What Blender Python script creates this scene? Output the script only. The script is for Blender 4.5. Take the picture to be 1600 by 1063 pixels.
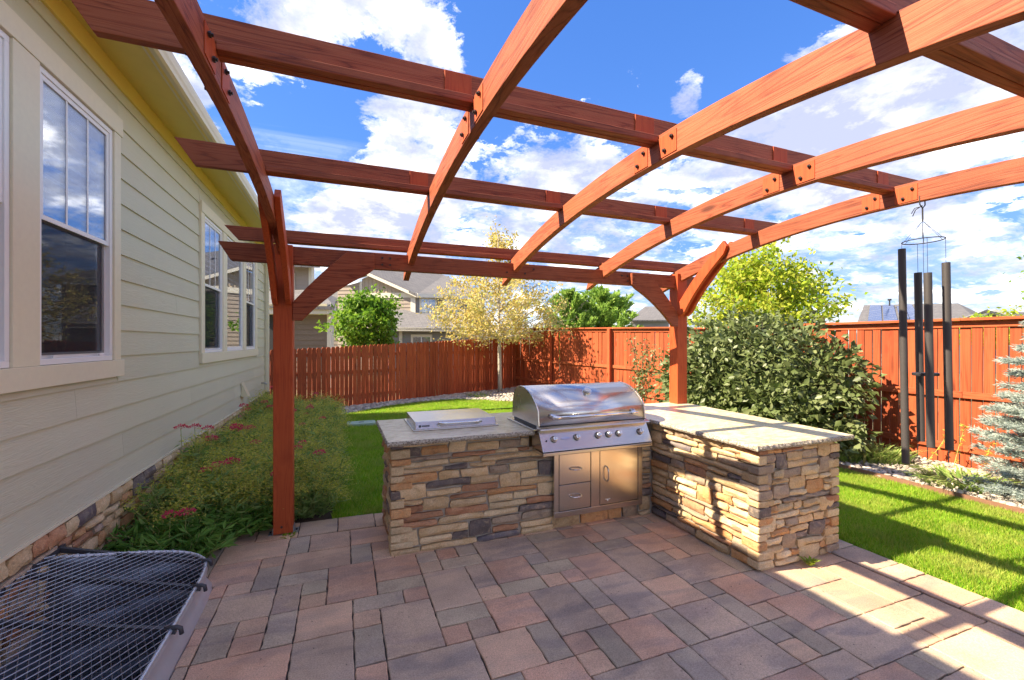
import bpy, math, random
import numpy as np
from mathutils import Vector, Matrix, noise
R=math.radians
for o in list(bpy.data.objects): bpy.data.objects.remove(o,do_unlink=True)
SC=bpy.context.scene; COL=SC.collection

# ------------------------------------------------------------ camera, sky, sun, exposure
EYE=1.63; YAW=math.atan(263/672.)
cd=bpy.data.cameras.new('camera'); cam=bpy.data.objects.new('camera',cd); COL.objects.link(cam)
cam.location=(0,0,EYE); cam.rotation_euler=(R(90),0,-YAW)
cd.sensor_width=36; cd.lens=672/1600*36; cd.shift_y=0.0022; cd.clip_start=.05; cd.clip_end=3000
SC.camera=cam
SUN=Vector((-1.085,.185,1.0)).normalized()
sl=bpy.data.lights.new('sun','SUN'); sl.energy=2.0; sl.angle=R(.5); sl.color=(1,.84,.62)
so=bpy.data.objects.new('sun',sl); so.rotation_euler=(-SUN).to_track_quat('-Z','Y').to_euler(); COL.objects.link(so)
SC.view_settings.view_transform='Standard'; SC.view_settings.look='None'
SC.view_settings.exposure=2.9; SC.view_settings.gamma=1
SC.render.resolution_x=1024; SC.render.resolution_y=680
SKY_STRENGTH=.15

class NT:
    def __init__(s,tree): s.t=tree
    def n(s,typ,**kw):
        nd=s.t.nodes.new(typ)
        for k,v in kw.items():
            if k=='i':
                for a,b in v.items():
                    if hasattr(b,'is_linked') or isinstance(b,bpy.types.NodeSocket): s.t.links.new(b,nd.inputs[a])
                    else: nd.inputs[a].default_value=b
            else: setattr(nd,k,v)
        return nd
    def math(s,op,a,b=0.,c=0.,clamp=False):
        nd=s.n('ShaderNodeMath',operation=op,use_clamp=clamp)
        for i,v in enumerate((a,b,c)):
            if isinstance(v,bpy.types.NodeSocket): s.t.links.new(v,nd.inputs[i])
            else: nd.inputs[i].default_value=v
        return nd.outputs[0]
    def vm(s,op,a,b=(0,0,0)):
        nd=s.n('ShaderNodeVectorMath',operation=op)
        for i,v in enumerate((a,b)):
            if isinstance(v,bpy.types.NodeSocket): s.t.links.new(v,nd.inputs[i])
            else: nd.inputs[i].default_value=v
        return nd.outputs['Value'] if op in('DOT_PRODUCT','LENGTH') else nd.outputs[0]
    def mix(s,f,a,b,blend='MIX'):
        nd=s.n('ShaderNodeMix',data_type='RGBA',blend_type=blend)
        for i,v in ((0,f),(6,a),(7,b)):
            if isinstance(v,bpy.types.NodeSocket): s.t.links.new(v,nd.inputs[i])
            else:
                nd.inputs[i].default_value=(v if i==0 else (tuple(v)+(1,))[:4])
        return nd.outputs[2]
    def ramp(s,f,stops):
        nd=s.n('ShaderNodeValToRGB'); s.t.links.new(f,nd.inputs[0]); e=nd.color_ramp.elements
        while len(e)<len(stops): e.new(.5)
        for x,(p,c) in zip(e,stops):
            x.position=p; x.color=(c,c,c,1) if isinstance(c,(int,float)) else tuple(c)+(1,)
        return nd.outputs[0]
    def noise(s,vec,scale,detail=4,rough=.55,dist=0.):
        nd=s.n('ShaderNodeTexNoise',i={'Scale':scale,'Detail':detail,'Roughness':rough,'Distortion':dist})
        if vec is not None: s.t.links.new(vec,nd.inputs['Vector'])
        return nd.outputs['Fac']

# world: physical sky with a broken cloud layer
W=bpy.data.worlds.new('World'); SC.world=W; W.use_nodes=True; W.node_tree.nodes.clear()
w=NT(W.node_tree)
sky=w.n('ShaderNodeTexSky',sky_type='NISHITA',sun_disc=False,sun_elevation=math.asin(SUN.z),sun_rotation=math.atan2(SUN.x,SUN.y),altitude=1700,air_density=1.0,dust_density=.3,ozone_density=2.5)
tc=w.n('ShaderNodeTexCoord').outputs['Generated']
sep=w.n('ShaderNodeSeparateXYZ',i={0:tc})
zz=w.math('ADD',w.math('MAXIMUM',sep.outputs[2],0.),.22)
px_=w.math('DIVIDE',sep.outputs[0],zz); py_=w.math('DIVIDE',sep.outputs[1],zz)
pv=w.n('ShaderNodeCombineXYZ',i={0:px_,1:py_,2:0.}).outputs[0]
pv=w.vm('ADD',pv,(3.1,7.7,0))
big=w.noise(pv,4.2,12,.70,.3); fine=w.noise(w.vm('ADD',pv,(9,2,4)),11.,8,.7,.2)
stv=w.vm('MULTIPLY',pv,(.35,1.3,1)); streak=w.noise(w.vm('ADD',stv,(1,5,2)),2.2,8,.6,.6)
def cdir(x,y):
    u=(x-800)/672; v=(535-y)/672; s,c=math.sin(YAW),math.cos(YAW)
    return Vector((s+c*u,c-s*u,v)).normalized()
bump=None
for x,y,rad,amp in [(520,15,9,.05),(690,70,6,.06),(640,185,6,.10),(600,330,11,.13),(500,350,6,.08),(870,240,9,.07),(990,125,3.2,.15),(1070,140,2.6,.12),(880,300,13,.05),(1340,150,14,.10),(1200,240,12,.07),(1500,150,14,.06),(430,125,5,.09),(310,110,5,.07),
                    (460,230,9,-.14),(860,60,14,-.17),(1080,40,14,-.15),(510,180,7,-.08),(770,170,5,-.06),(1250,10,10,-.14),(590,100,5,-.07),(760,20,6,-.06),(240,20,7,-.06),(1000,190,5,-.05)]:
    d=w.vm('DOT_PRODUCT',tc,tuple(cdir(x,y)))
    mr=w.n('ShaderNodeMapRange',interpolation_type='SMOOTHSTEP',i={0:d,1:math.cos(R(rad)),2:1.,3:0.,4:amp}).outputs[0]
    bump=mr if bump is None else w.math('ADD',bump,mr)
dens=w.math('ADD',w.math('ADD',w.math('MULTIPLY',big,.72),w.math('MULTIPLY',fine,.28)),bump)
mask=w.ramp(dens,[(.47,0.),(.56,.72),(.64,1.)])
lowf=w.n('ShaderNodeMapRange',i={0:sep.outputs[2],1:.0,2:.42,3:.9,4:0.}).outputs[0]
smask=w.math('MULTIPLY',w.ramp(streak,[(.44,0.),(.62,.85)]),lowf,clamp=True)
mask=w.math('MAXIMUM',mask,smask)
shade=w.ramp(w.math('ADD',w.math('MULTIPLY',dens,.45),w.math('MULTIPLY',w.noise(w.vm('ADD',pv,(2,2,2)),4.2,9,.62),.55)),[(.39,(7.5,6.8,5.8)),(.452,(3.2,2.95,2.62)),(.515,(1.15,1.13,1.18)),(.59,(.66,.70,.92))])
lum=w.vm('DOT_PRODUCT',sky.outputs[0],(.2,.5,.3)); gain=w.math('DIVIDE',.50,w.math('ADD',w.math('MULTIPLY',lum,.42),.75))
skc=w.mix(1.,w.vm('MULTIPLY',sky.outputs[0],(.90,.82,.90)),w.n('ShaderNodeCombineXYZ',i={0:gain,1:gain,2:gain}).outputs[0],'MULTIPLY')
hsv=w.n('ShaderNodeHueSaturation',i={'Hue':.5,'Saturation':1.24,'Value':1.,'Color':skc}).outputs[0]
colr=w.mix(w.math('MULTIPLY',mask,.93),hsv,shade)
bg=w.n('ShaderNodeBackground',i={'Color':colr,'Strength':SKY_STRENGTH})
wo=w.n('ShaderNodeOutputWorld',i={0:bg.outputs[0]})

# ------------------------------------------------------------ helpers
def gz(X,Y=0): return -.0125*max(-2.,min(4.,X))
def setp(o,label=None,cat=None,group=None,kind=None):
    if label: o['label']=label
    if cat: o['category']=cat
    if group: o['group']=group
    if kind: o['kind']=kind
    return o
def link(name,me,parent=None,loc=(0,0,0),rot=(0,0,0)):
    o=bpy.data.objects.new(name,me); COL.objects.link(o); o.location=loc; o.rotation_euler=rot
    if parent: o.parent=parent
    return o
def thing(name,label,cat,loc=(0,0,0),rot=(0,0,0),group=None):
    return setp(link(name,None,None,loc,rot),label,cat,group)
def mk(name,V,Fc,m=None,smooth=False):
    me=bpy.data.meshes.new(name); me.from_pydata([tuple(v) for v in V],[],Fc); me.update()
    if m: me.materials.append(m)
    if smooth: me.polygons.foreach_set('use_smooth',[True]*len(me.polygons))
    return me
def mk_np(name,V,Fc,m,smooth=False):
    V=np.asarray(V,dtype=np.float32).reshape(-1,3); Fc=np.asarray(Fc,dtype=np.int32); k=Fc.shape[1]
    me=bpy.data.meshes.new(name); me.vertices.add(len(V)); me.vertices.foreach_set('co',V.ravel())
    me.loops.add(Fc.size); me.loops.foreach_set('vertex_index',Fc.ravel())
    me.polygons.add(len(Fc)); me.polygons.foreach_set('loop_start',np.arange(0,Fc.size,k,dtype=np.int32))
    if smooth: me.polygons.foreach_set('use_smooth',np.ones(len(Fc),dtype=bool))
    me.update(calc_edges=True); me.materials.append(m); return me
class G:
    """collects geometry for ONE mesh"""
    def __init__(s): s.v=[]; s.f=[]
    def add(s,V,Fc):
        b=len(s.v); s.v+= [tuple(x) for x in V]; s.f+=[tuple(i+b for i in f) for f in Fc]; return s
    def box(s,x0,x1,y0,y1,z0,z1):
        return s.add([(x0,y0,z0),(x1,y0,z0),(x1,y1,z0),(x0,y1,z0),(x0,y0,z1),(x1,y0,z1),(x1,y1,z1),(x0,y1,z1)],
          [(0,3,2,1),(4,5,6,7),(0,1,5,4),(1,2,6,5),(2,3,7,6),(3,0,4,7)])
    def tube(s,pts,r,n=8,cap=True):
        pts=[Vector(p) for p in pts]; rr=r if isinstance(r,(list,tuple)) else [r]*len(pts)
        b=len(s.v); a=None
        for i,p in enumerate(pts):
            d=(pts[min(i+1,len(pts)-1)]-pts[max(i-1,0)]).normalized()
            if a is None:
                a=d.cross(Vector((0,0,1)))
                if a.length<.05: a=d.cross(Vector((1,0,0)))
            a=(a-d*a.dot(d)).normalized(); c=d.cross(a)
            for k in range(n):
                t=2*math.pi*k/n; s.v.append(tuple(p+(a*math.cos(t)+c*math.sin(t))*rr[i]))
        for i in range(len(pts)-1):
            for k in range(n):
                k2=(k+1)%n; s.f.append((b+i*n+k,b+i*n+k2,b+(i+1)*n+k2,b+(i+1)*n+k))
        if cap:
            s.f.append(tuple(b+k for k in range(n))[::-1]); s.f.append(tuple(b+(len(pts)-1)*n+k for k in range(n)))
        return s
    def prism(s,poly,axis,a0,a1):
        """poly: 2D points; extruded along axis 'x','y','z' from a0 to a1"""
        n=len(poly); V=[]
        for a in (a0,a1):
            for p,q in poly:
                V.append({'x':(a,p,q),'y':(p,a,q),'z':(p,q,a)}[axis])
        F=[tuple(range(n)),tuple(range(2*n-1,n-1,-1))]+[(i,(i+1)%n,n+(i+1)%n,n+i) for i in range(n)]
        return s.add(V,F)
    def obj(s,name,m,parent=None,loc=(0,0,0),rot=(0,0,0),smooth=False,bevel=0,angle=None):
        me=mk(name,s.v,s.f,m,smooth)
        import bmesh
        bm=bmesh.new(); bm.from_mesh(me); bmesh.ops.recalc_face_normals(bm,faces=bm.faces); bm.to_mesh(me); bm.free()
        if angle: me.set_sharp_from_angle(angle=R(angle))
        o=link(name,me,parent,loc,rot)
        if bevel:
            b=o.modifiers.new('bevel','BEVEL'); b.width=bevel; b.segments=2; b.limit_method='ANGLE'
        return o
def box(name,m,parent,x0,x1,y0,y1,z0,z1,bevel=0):
    cx,cy,cz=(x0+x1)/2,(y0+y1)/2,(z0+z1)/2
    return G().box(x0-cx,x1-cx,y0-cy,y1-cy,z0-cz,z1-cz).obj(name,m,parent,(cx,cy,cz),bevel=bevel)
def copy_tree(o,parent=None):
    c=o.copy(); COL.objects.link(c)
    if parent: c.parent=parent
    for ch in list(o.children): copy_tree(ch,c)
    return c

# ------------------------------------------------------------ materials
def mat(name):
    m=bpy.data.materials.new(name); m.use_nodes=True; m.node_tree.nodes.clear(); return m,NT(m.node_tree)
def finish(m,t,color,rough=.7,bump=None,bstr=.3,bdist=.01,metal=0.,spec=.5,aniso=0.,extra=None):
    p=t.n('ShaderNodeBsdfPrincipled')
    for k,v in (('Base Color',color),('Roughness',rough),('Metallic',metal),('Specular IOR Level',spec),('Anisotropic',aniso)):
        if isinstance(v,bpy.types.NodeSocket): t.t.links.new(v,p.inputs[k])
        else: p.inputs[k].default_value=(tuple(v)+(1,))[:4] if k=='Base Color' else v
    if bump is not None:
        b=t.n('ShaderNodeBump',i={'Strength':bstr,'Distance':bdist,'Height':bump}); t.t.links.new(b.outputs[0],p.inputs['Normal'])
    t.n('ShaderNodeOutputMaterial',i={0:p.outputs[0]}); return p
def coords(t,kind='Object',rnd=True,scale=(1,1,1)):
    c=t.n('ShaderNodeTexCoord').outputs[kind]
    if scale!=(1,1,1): c=t.vm('MULTIPLY',c,scale)
    if rnd:
        r=t.n('ShaderNodeObjectInfo').outputs['Random']
        c=t.vm('ADD',c,t.n('ShaderNodeCombineXYZ',i={0:t.math('MULTIPLY',r,37.),1:t.math('MULTIPLY',r,91.),2:t.math('MULTIPLY',r,53.)}).outputs[0])
    return c
def rand(t): return t.n('ShaderNodeObjectInfo').outputs['Random']
def simple(name,col,rough=.6,nscale=20,var=.12,bump=.15,metal=0.,spec=.5,bd=.003):
    m,t=mat(name); c=coords(t); n=t.noise(c,nscale,5)
    a=[x*(1-var) for x in col]; b=[min(1,x*(1+var)) for x in col]
    finish(m,t,t.mix(n,a,b),rough,n,bump,bd,metal,spec); return m
def wood(name,dark,mid,light,sx=1.1,sy=19,rough=.62,bstr=.35,obj_var=.22,axis='x'):
    m,t=mat(name); sc=(sx,sy,sy) if axis=='x' else (sy,sy,sx)
    c=coords(t,scale=sc)
    base=t.noise(c,.8,2,.45,.35)
    rings=t.math('FRACT',t.math('MULTIPLY',base,10.))
    rings=t.math('POWER',t.math('ABSOLUTE',t.math('SUBTRACT',t.math('MULTIPLY',rings,2.),1.)),3.)
    fib=t.noise(t.vm('MULTIPLY',c,(1,6,6) if axis=='x' else (6,6,1)),2.5,5,.65)
    f=t.math('ADD',t.math('MULTIPLY',t.math('SUBTRACT',1.,rings),.32),t.math('MULTIPLY',fib,.68))
    col=t.ramp(f,[(.28,dark),(.53,mid),(.80,light)])
    blot=t.noise(coords(t),1.7,4,.6); col=t.mix(t.ramp(blot,[(.42,0.),(.70,.55)]),col,light)
    col=t.mix(t.ramp(t.noise(coords(t),4.5,4,.6),[(.55,0.),(.75,.5)]),col,dark)
    v=t.math('ADD',t.math('MULTIPLY',rand(t),obj_var*2),1-obj_var)
    hv=t.n('ShaderNodeHueSaturation',i={'Value':v,'Color':col}).outputs[0]
    kn=t.n('ShaderNodeTexVoronoi',i={'Scale':.55,'Vector':t.vm('MULTIPLY',c,(1.6,.28,.28) if axis=='x' else (.28,.28,1.6))}).outputs['Distance']
    kf=t.ramp(kn,[(.04,1.),(.10,0.)]); hv=t.mix(t.math('MULTIPLY',kf,.75),hv,[x*.45 for x in dark])
    finish(m,t,hv,rough,f,bstr,.004,spec=.35); return m
M={}
M['stain']=wood('redwood_stain',(.12,.022,.008),(.25,.054,.019),(.35,.105,.045))
M['stain_post']=wood('redwood_stain_post',(.30,.042,.010),(.40,.064,.014),(.47,.090,.022),axis='z',obj_var=.05,bstr=.2)
M['picket']=wood('fence_picket_stain',(.22,.034,.010),(.33,.060,.018),(.42,.10,.034),axis='z',sx=1.,sy=20,obj_var=.22,rough=.8)
M['rail']=wood('fence_rail_stain',(.25,.042,.013),(.35,.075,.024),(.44,.115,.042),sy=18,obj_var=.1,rough=.8)
# siding: fibre cement with embossed cedar grain; boards run along local Y
m,t=mat('siding_paint'); c=coords(t,scale=(9,1.1,22)); nn=t.noise(c,1.1,3,.5,1.6)
rg=t.math('SINE',t.math('MULTIPLY',nn,46.)); dirt=t.noise(coords(t),1.3,4)
cc=t.mix(dirt,(.54,.52,.385),(.61,.59,.44)); hv=t.n('ShaderNodeHueSaturation',i={'Value':t.math('ADD',t.math('MULTIPLY',rand(t),.10),.95),'Color':cc}).outputs[0]
finish(m,t,hv,.6,rg,.22,.0025); M['siding']=m
M['trim']=simple('house_trim_paint',(.74,.68,.50),.55,30,.06,.2)
M['soffit']=simple('soffit_paint',(.74,.60,.17),.6,6,.06,.08)
M['gutter']=simple('gutter_paint',(.66,.60,.40),.35,6,.05,.05)
M['vinyl']=simple('white_vinyl',(.80,.80,.80),.35,15,.03,.03)
M['dark']=simple('unlit_shade',(.035,.035,.038),.9,6,.2,0)  # near-black colour stands for the shade in rooms and porch
M['blind']=simple('white_blind',(.85,.85,.85),.5,6,.04,.0)
M['mortar']=simple('mortar',(.42,.37,.30),.95,60,.18,.6,bd=.004)
M['sand']=simple('joint_sand',(.055,.045,.038),.95,90,.35,.6)
M['soil']=simple('bed_soil',(.075,.05,.034),.95,24,.4,.8,bd=.02)
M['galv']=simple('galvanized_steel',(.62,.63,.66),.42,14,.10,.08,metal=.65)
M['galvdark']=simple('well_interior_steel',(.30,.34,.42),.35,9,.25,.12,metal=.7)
WOFF=1; M['welldark']=simple('galvanized_steel_shaded',(.24,.27,.33),.42,9,.25,.12,metal=.55)  # darker copy of the galvanized steel, shade inside the well put into its colour
M['blackmetal']=simple('black_painted_steel',(.022,.022,.026),.45,40,.2,.1)
M['grate']=simple('grate_paint',(.045,.046,.055),.45,40,.2,.1)
M['bolt']=simple('bolt_steel',(.03,.018,.016),.5,40,.2,.1)
M['chimetube']=simple('chime_tube_coat',(.055,.050,.050),.5,30,.1,.05); M['cord']=simple('black_cord',(.02,.02,.022),.8,60,.2,.1)
M['steelplate']=simple('post_base_steel',(.40,.42,.46),.45,20,.2,.1,metal=.8)
M['roof']=None
m,t=mat('asphalt_shingle'); c=coords(t,'Object',False)
br=t.n('ShaderNodeTexBrick',offset=.5,i={'Vector':c,'Scale':1.,'Color1':(.10,.10,.105,1),'Color2':(.155,.15,.15,1),'Mortar':(.06,.06,.065,1),'Mortar Size':.012,'Brick Width':.34,'Row Height':.16})
n2=t.noise(c,60,3); finish(m,t,t.mix(t.math('MULTIPLY',n2,.5),br.outputs[0],(.19,.185,.185)),.95,br.outputs['Fac'],.5,.01); M['roof']=m
def lapsiding(name,col,period=.2,axis=2):
    m,t=mat(name); c=coords(t,'Object',False); z=t.n('ShaderNodeSeparateXYZ',i={0:c}).outputs[axis]
    saw=t.math('FRACT',t.math('DIVIDE',z,period)); sh=t.ramp(saw,[(.0,.55),(.10,1.),(1.,1.)])
    n=t.noise(c,3,4); cc=t.mix(n,[x*.93 for x in col],[x*1.05 for x in col])
    finish(m,t,t.mix(1.,cc,sh,'MULTIPLY'),.7,saw,.5,.02); return m
M['taupe']=simple('taupe_lap_paint',(.36,.30,.245),.7,8,.06,.15); M['greywall']=simple('grey_lap_paint',(.26,.26,.25),.7,8,.06,.15)
M['greenwall']=simple('sage_lap_paint',(.30,.31,.20),.7,8,.06,.15)
M['tanbatten']=simple('tan_panel_paint',(.50,.42,.32),.7,8,.05,.1); M['cream']=simple('cream_trim_paint',(.74,.70,.58),.6,8,.04,.1)
M['brownwall']=simple('brown_lap_paint',(.20,.155,.115),.75,8,.07,.15)
m,t=mat('window_glass'); gl=t.n('ShaderNodeBsdfGlossy',i={'Roughness':.015,'Color':(.9,.93,1,1)}); tr=t.n('ShaderNodeBsdfTransparent',i={'Color':(.75,.8,.85,1)})
fr=t.n('ShaderNodeLayerWeight',i={'Blend':.35}).outputs['Fresnel']; mx=t.n('ShaderNodeMixShader',i={0:t.math('ADD',t.math('MULTIPLY',fr,.55),.18,clamp=True),1:tr.outputs[0],2:gl.outputs[0]}); t.n('ShaderNodeOutputMaterial',i={0:mx.outputs[0]}); M['glass']=m
m,t=mat('insect_screen'); df=t.n('ShaderNodeBsdfDiffuse',i={'Color':(.05,.05,.055,1)}); tr=t.n('ShaderNodeBsdfTransparent')
mx=t.n('ShaderNodeMixShader',i={0:.42,1:tr.outputs[0],2:df.outputs[0]}); t.n('ShaderNodeOutputMaterial',i={0:mx.outputs[0]}); M['screen']=m
# pavers
def paver(name,a,b,c3):
    m,t=mat(name); c=coords(t); wc=t.n('ShaderNodeTexCoord').outputs['Object']
    n=t.noise(c,3.2,3,.5,.6); sp=t.noise(c,140,4,.7); sp2=t.noise(c,380,2,.6)
    col=t.mix(t.ramp(n,[(.36,0.),(.62,1.)]),a,b); n2=t.noise(t.vm('MULTIPLY',c,(1,3.2,1)),2.2,3,.5,.5)
    col=t.mix(t.ramp(n2,[(.46,0.),(.62,.9)]),col,c3)
    g=t.ramp(sp,[(.30,.70),(.5,1.),(.72,1.32)]); col=t.mix(1.,col,g,'MULTIPLY')
    col=t.mix(t.ramp(sp2,[(.70,0.),(.78,.6)]),col,(.55,.50,.46))
    hv=t.n('ShaderNodeHueSaturation',i={'Value':t.math('ADD',t.math('MULTIPLY',rand(t),.22),.89),'Color':col}).outputs[0]
    st=t.ramp(t.noise(t.n('ShaderNodeNewGeometry').outputs['Position'],1.7,6,.65),[(.35,.80),(.62,1.08)]); st2=t.ramp(t.noise(t.n('ShaderNodeNewGeometry').outputs['Position'],31.,3,.5),[(.70,1.),(.78,.72)])
    hv=t.mix(1.,t.mix(1.,t.mix(1.,hv,(1.66,1.55,1.33),'MULTIPLY'),st,'MULTIPLY'),st2,'MULTIPLY'); finish(m,t,hv,.88,t.math('ADD',sp,t.math('MULTIPLY',sp2,.5)),.55,.0025,spec=.3); return m
PM={'R':paver('paver_red',(.355,.225,.175),(.38,.255,.20),(.28,.20,.175)),
    'P':paver('paver_rose_tan',(.395,.285,.215),(.36,.25,.195),(.30,.225,.185)),
    'T':paver('paver_taupe',(.345,.27,.215),(.30,.235,.195),(.25,.20,.185)),
    'G':paver('paver_grey',(.27,.235,.20),(.30,.25,.21),(.22,.19,.18)),
    'D':paver('paver_charcoal',(.29,.235,.205),(.33,.26,.215),(.21,.18,.175)),
    'L':paver('paver_sandy_grey',(.345,.295,.235),(.30,.26,.21),(.28,.235,.195))}
# ledge stones
def stonem(name,a,b,c3):
    m,t=mat(name); c=coords(t); n=t.noise(c,9,4,.6,.8); n2=t.noise(t.vm('MULTIPLY',c,(1,1,2.4)),16,5,.65,.5); n3=t.noise(c,90,3,.7)
    col=t.mix(t.ramp(n,[(.36,0.),(.64,1.)]),a,b); col=t.mix(t.ramp(n2,[(.55,0.),(.70,.85)]),col,c3)
    col=t.mix(1.,col,t.ramp(n3,[(.3,.78),(.7,1.2)]),'MULTIPLY')
    hv=t.n('ShaderNodeHueSaturation',i={'Value':t.math('ADD',t.math('MULTIPLY',rand(t),.35),.85),'Color':col}).outputs[0]
    finish(m,t,hv,.85,t.math('ADD',t.math('MULTIPLY',n2,.8),t.math('MULTIPLY',n3,.35)),.9,.011,spec=.3); return m
SM=[stonem('stone_tan',(.54,.37,.19),(.62,.46,.27),(.38,.25,.13)),stonem('stone_orange',(.54,.27,.11),(.58,.35,.17),(.34,.17,.09)),
    stonem('stone_rust',(.40,.19,.10),(.48,.27,.15),(.22,.12,.08)),stonem('stone_cream',(.66,.52,.32),(.60,.44,.25),(.50,.37,.20)),
    stonem('stone_slate',(.13,.105,.095),(.23,.185,.16),(.42,.32,.22)),stonem('stone_taupe',(.34,.26,.19),(.44,.33,.22),(.20,.155,.13)),
    stonem('stone_bluegrey',(.12,.10,.115),(.21,.18,.165),(.34,.27,.20))]
SW=[32,13,10,27,6,13,3]
# granite
m,t=mat('granite'); c=coords(t,'Object',False); n1=t.noise(c,5,5,.6,1.2); n2=t.noise(c,45,5,.7); n3=t.noise(t.vm('MULTIPLY',c,(1,2.2,1)),11,6,.65,.8)
v=t.n('ShaderNodeTexVoronoi',i={'Scale':170.,'Vector':c}).outputs['Color']
col=t.mix(t.ramp(n1,[(.35,0.),(.65,1.)]),(.70,.58,.36),(.80,.69,.47)); col=t.mix(t.ramp(n3,[(.46,0.),(.60,.8)]),col,(.50,.36,.14))
col=t.mix(t.ramp(n2,[(.30,.55),(.44,0.)]),col,(.17,.16,.14)); col=t.mix(.12,col,v)
finish(m,t,col,.32,n2,.05,.002,spec=.5); M['granite']=m
m,t=mat('granite_chiselled_edge'); c=coords(t,'Object',False); n2=t.noise(c,70,5,.75)
finish(m,t,t.ramp(n2,[(.36,(.10,.08,.06)),(.5,(.40,.35,.27)),(.66,(.66,.62,.54))]),.8,n2,1.,.008); M['granite_edge']=m
# stainless: brushed along local X
def steel(name,col,rough,axis=0,s=220):
    m,t=mat(name); sc=[6,6,6]; 
    for k in range(3):
        if k!=axis: sc[k]=s
    c=coords(t,scale=tuple(sc)); n=t.noise(c,1.,4,.6); lo=t.noise(coords(t),2.2,2)
    finish(m,t,t.mix(n,[x*.93 for x in col],[min(1,x*1.05) for x in col]),t.math('ADD',t.math('MULTIPLY',lo,.10),rough-.05),n,.012,.0004,1.,aniso=.5); return m
M['steel']=steel('brushed_stainless',(.66,.62,.58),.25); M['steelv']=steel('brushed_stainless_upright',(.68,.63,.57),.26,2)
M['chrome']=simple('polished_steel',(.78,.78,.78),.12,8,.02,.0,metal=1.)
M['badge']=simple('black_badge',(.02,.02,.02),.5,8,.1,0); M['lens']=simple('gauge_face',(.75,.75,.72),.3,8,.05,0)
# foliage
def leaf(name,cols,trans=.35,rough=.55,spec=.3,dry=None):
    m,t=mat(name); r=t.n('ShaderNodeNewGeometry').outputs['Random Per Island']
    st=[(i/(len(cols)-1),c) for i,c in enumerate(cols)]; col=t.ramp(r,st)
    cl=t.noise(t.n('ShaderNodeTexCoord').outputs['Object'],2.5,3); col=t.mix(1.,col,t.ramp(cl,[(.3,.82),(.7,1.18)]),'MULTIPLY')
    if dry: col=t.mix(t.ramp(t.noise(t.n('ShaderNodeTexCoord').outputs['Object'],1.9,5,.65),[(.50,0.),(.68,.65)]),col,dry)
    p=t.n('ShaderNodeBsdfPrincipled',i={'Base Color':col,'Roughness':rough,'Specular IOR Level':spec}); tl=t.n('ShaderNodeBsdfTranslucent',i={'Color':col})
    mx=t.n('ShaderNodeMixShader',i={0:trans,1:p.outputs[0],2:tl.outputs[0]}); t.n('ShaderNodeOutputMaterial',i={0:mx.outputs[0]}); return m
M['l_maple']=leaf('maple_leaf_autumn',[(.55,.42,.10),(.66,.54,.17),(.72,.62,.28),(.42,.44,.09),(.66,.48,.16)],.45)
M['l_green']=leaf('green_tree_leaf',[(.08,.19,.015),(.15,.30,.025),(.27,.42,.045),(.12,.26,.02)],.45)
M['l_lime']=leaf('lime_tree_leaf',[(.28,.42,.02),(.42,.52,.04),(.56,.56,.07),(.20,.36,.03)],.5)
M['l_bush']=leaf('viburnum_leaf',[(.09,.125,.038),(.14,.18,.06),(.21,.245,.10),(.11,.15,.048),(.16,.21,.065)],.25,.45,.45)
M['l_pine']=leaf('pine_needle',[(.20,.36,.06),(.30,.47,.09),(.40,.54,.13)],.5)
M['l_spruce']=leaf('blue_spruce_needle',[(.24,.31,.29),(.36,.43,.40),(.48,.54,.49),(.28,.35,.32)],.2)
M['l_val']=leaf('valerian_leaf',[(.18,.31,.06),(.26,.40,.09),(.38,.50,.16),(.20,.35,.11)],.45)
M['l_valfront']=leaf('valerian_leaf_lush',[(.09,.21,.03),(.15,.32,.05),(.21,.40,.07)],.4)
M['seed']=leaf('valerian_seedhead',[(.62,.64,.07),(.74,.72,.14),(.66,.56,.14),(.45,.55,.06)],.5)
M['red']=leaf('valerian_flower_red',[(.66,.04,.10),(.80,.12,.20),(.50,.03,.06)],.3)
M['l_lily']=leaf('strap_leaf',[(.14,.24,.04),(.22,.34,.07),(.32,.42,.12),(.42,.42,.16)],.35)
M['grass']=leaf('grass_blade',[(.17,.36,.015),(.23,.44,.02),(.33,.52,.03),(.48,.50,.09),(.20,.40,.02)],.45,dry=(.46,.45,.12))
M['bark']=simple('pale_bark',(.42,.38,.32),.9,30,.25,.7,bd=.01); M['barkdark']=simple('dark_bark',(.14,.105,.075),.9,30,.3,.7,bd=.01)
M['stem']=simple('green_stem',(.34,.38,.12),.8,30,.2,.1)
m,t=mat('lawn_ground'); c=coords(t,'Object',False); finish(m,t,t.ramp(t.noise(c,7,6,.7),[(.3,(.14,.29,.015)),(.55,(.19,.35,.025)),(.8,(.34,.34,.08))]),.95,t.noise(c,120,3),.8,.02); M['lawn']=m
m,t=mat('far_ground'); c=coords(t,'Object',False); finish(m,t,t.ramp(t.noise(c,.6,6,.7),[(.3,(.10,.12,.05)),(.7,(.20,.17,.10))]),.95); M['far']=m
m,t=mat('river_gravel'); r=t.n('ShaderNodeNewGeometry').outputs['Random Per Island']; n=t.noise(coords(t,'Object',False),60,4)
cc=t.ramp(r,[(0.,(.30,.26,.21)),(.35,(.44,.39,.32)),(.6,(.58,.53,.45)),(.8,(.38,.33,.28)),(1.,(.22,.20,.19))]); finish(m,t,t.mix(1.,cc,t.ramp(n,[(.3,.85),(.7,1.1)]),'MULTIPLY'),.8,n,.3,.003); M['gravel']=m
M['gravelbed']=simple('gravel_bed',(.30,.28,.25),.95,60,.4,.8,bd=.01)
M['edging']=simple('rusty_edging',(.20,.10,.06),.8,20,.3,.3)
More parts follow.
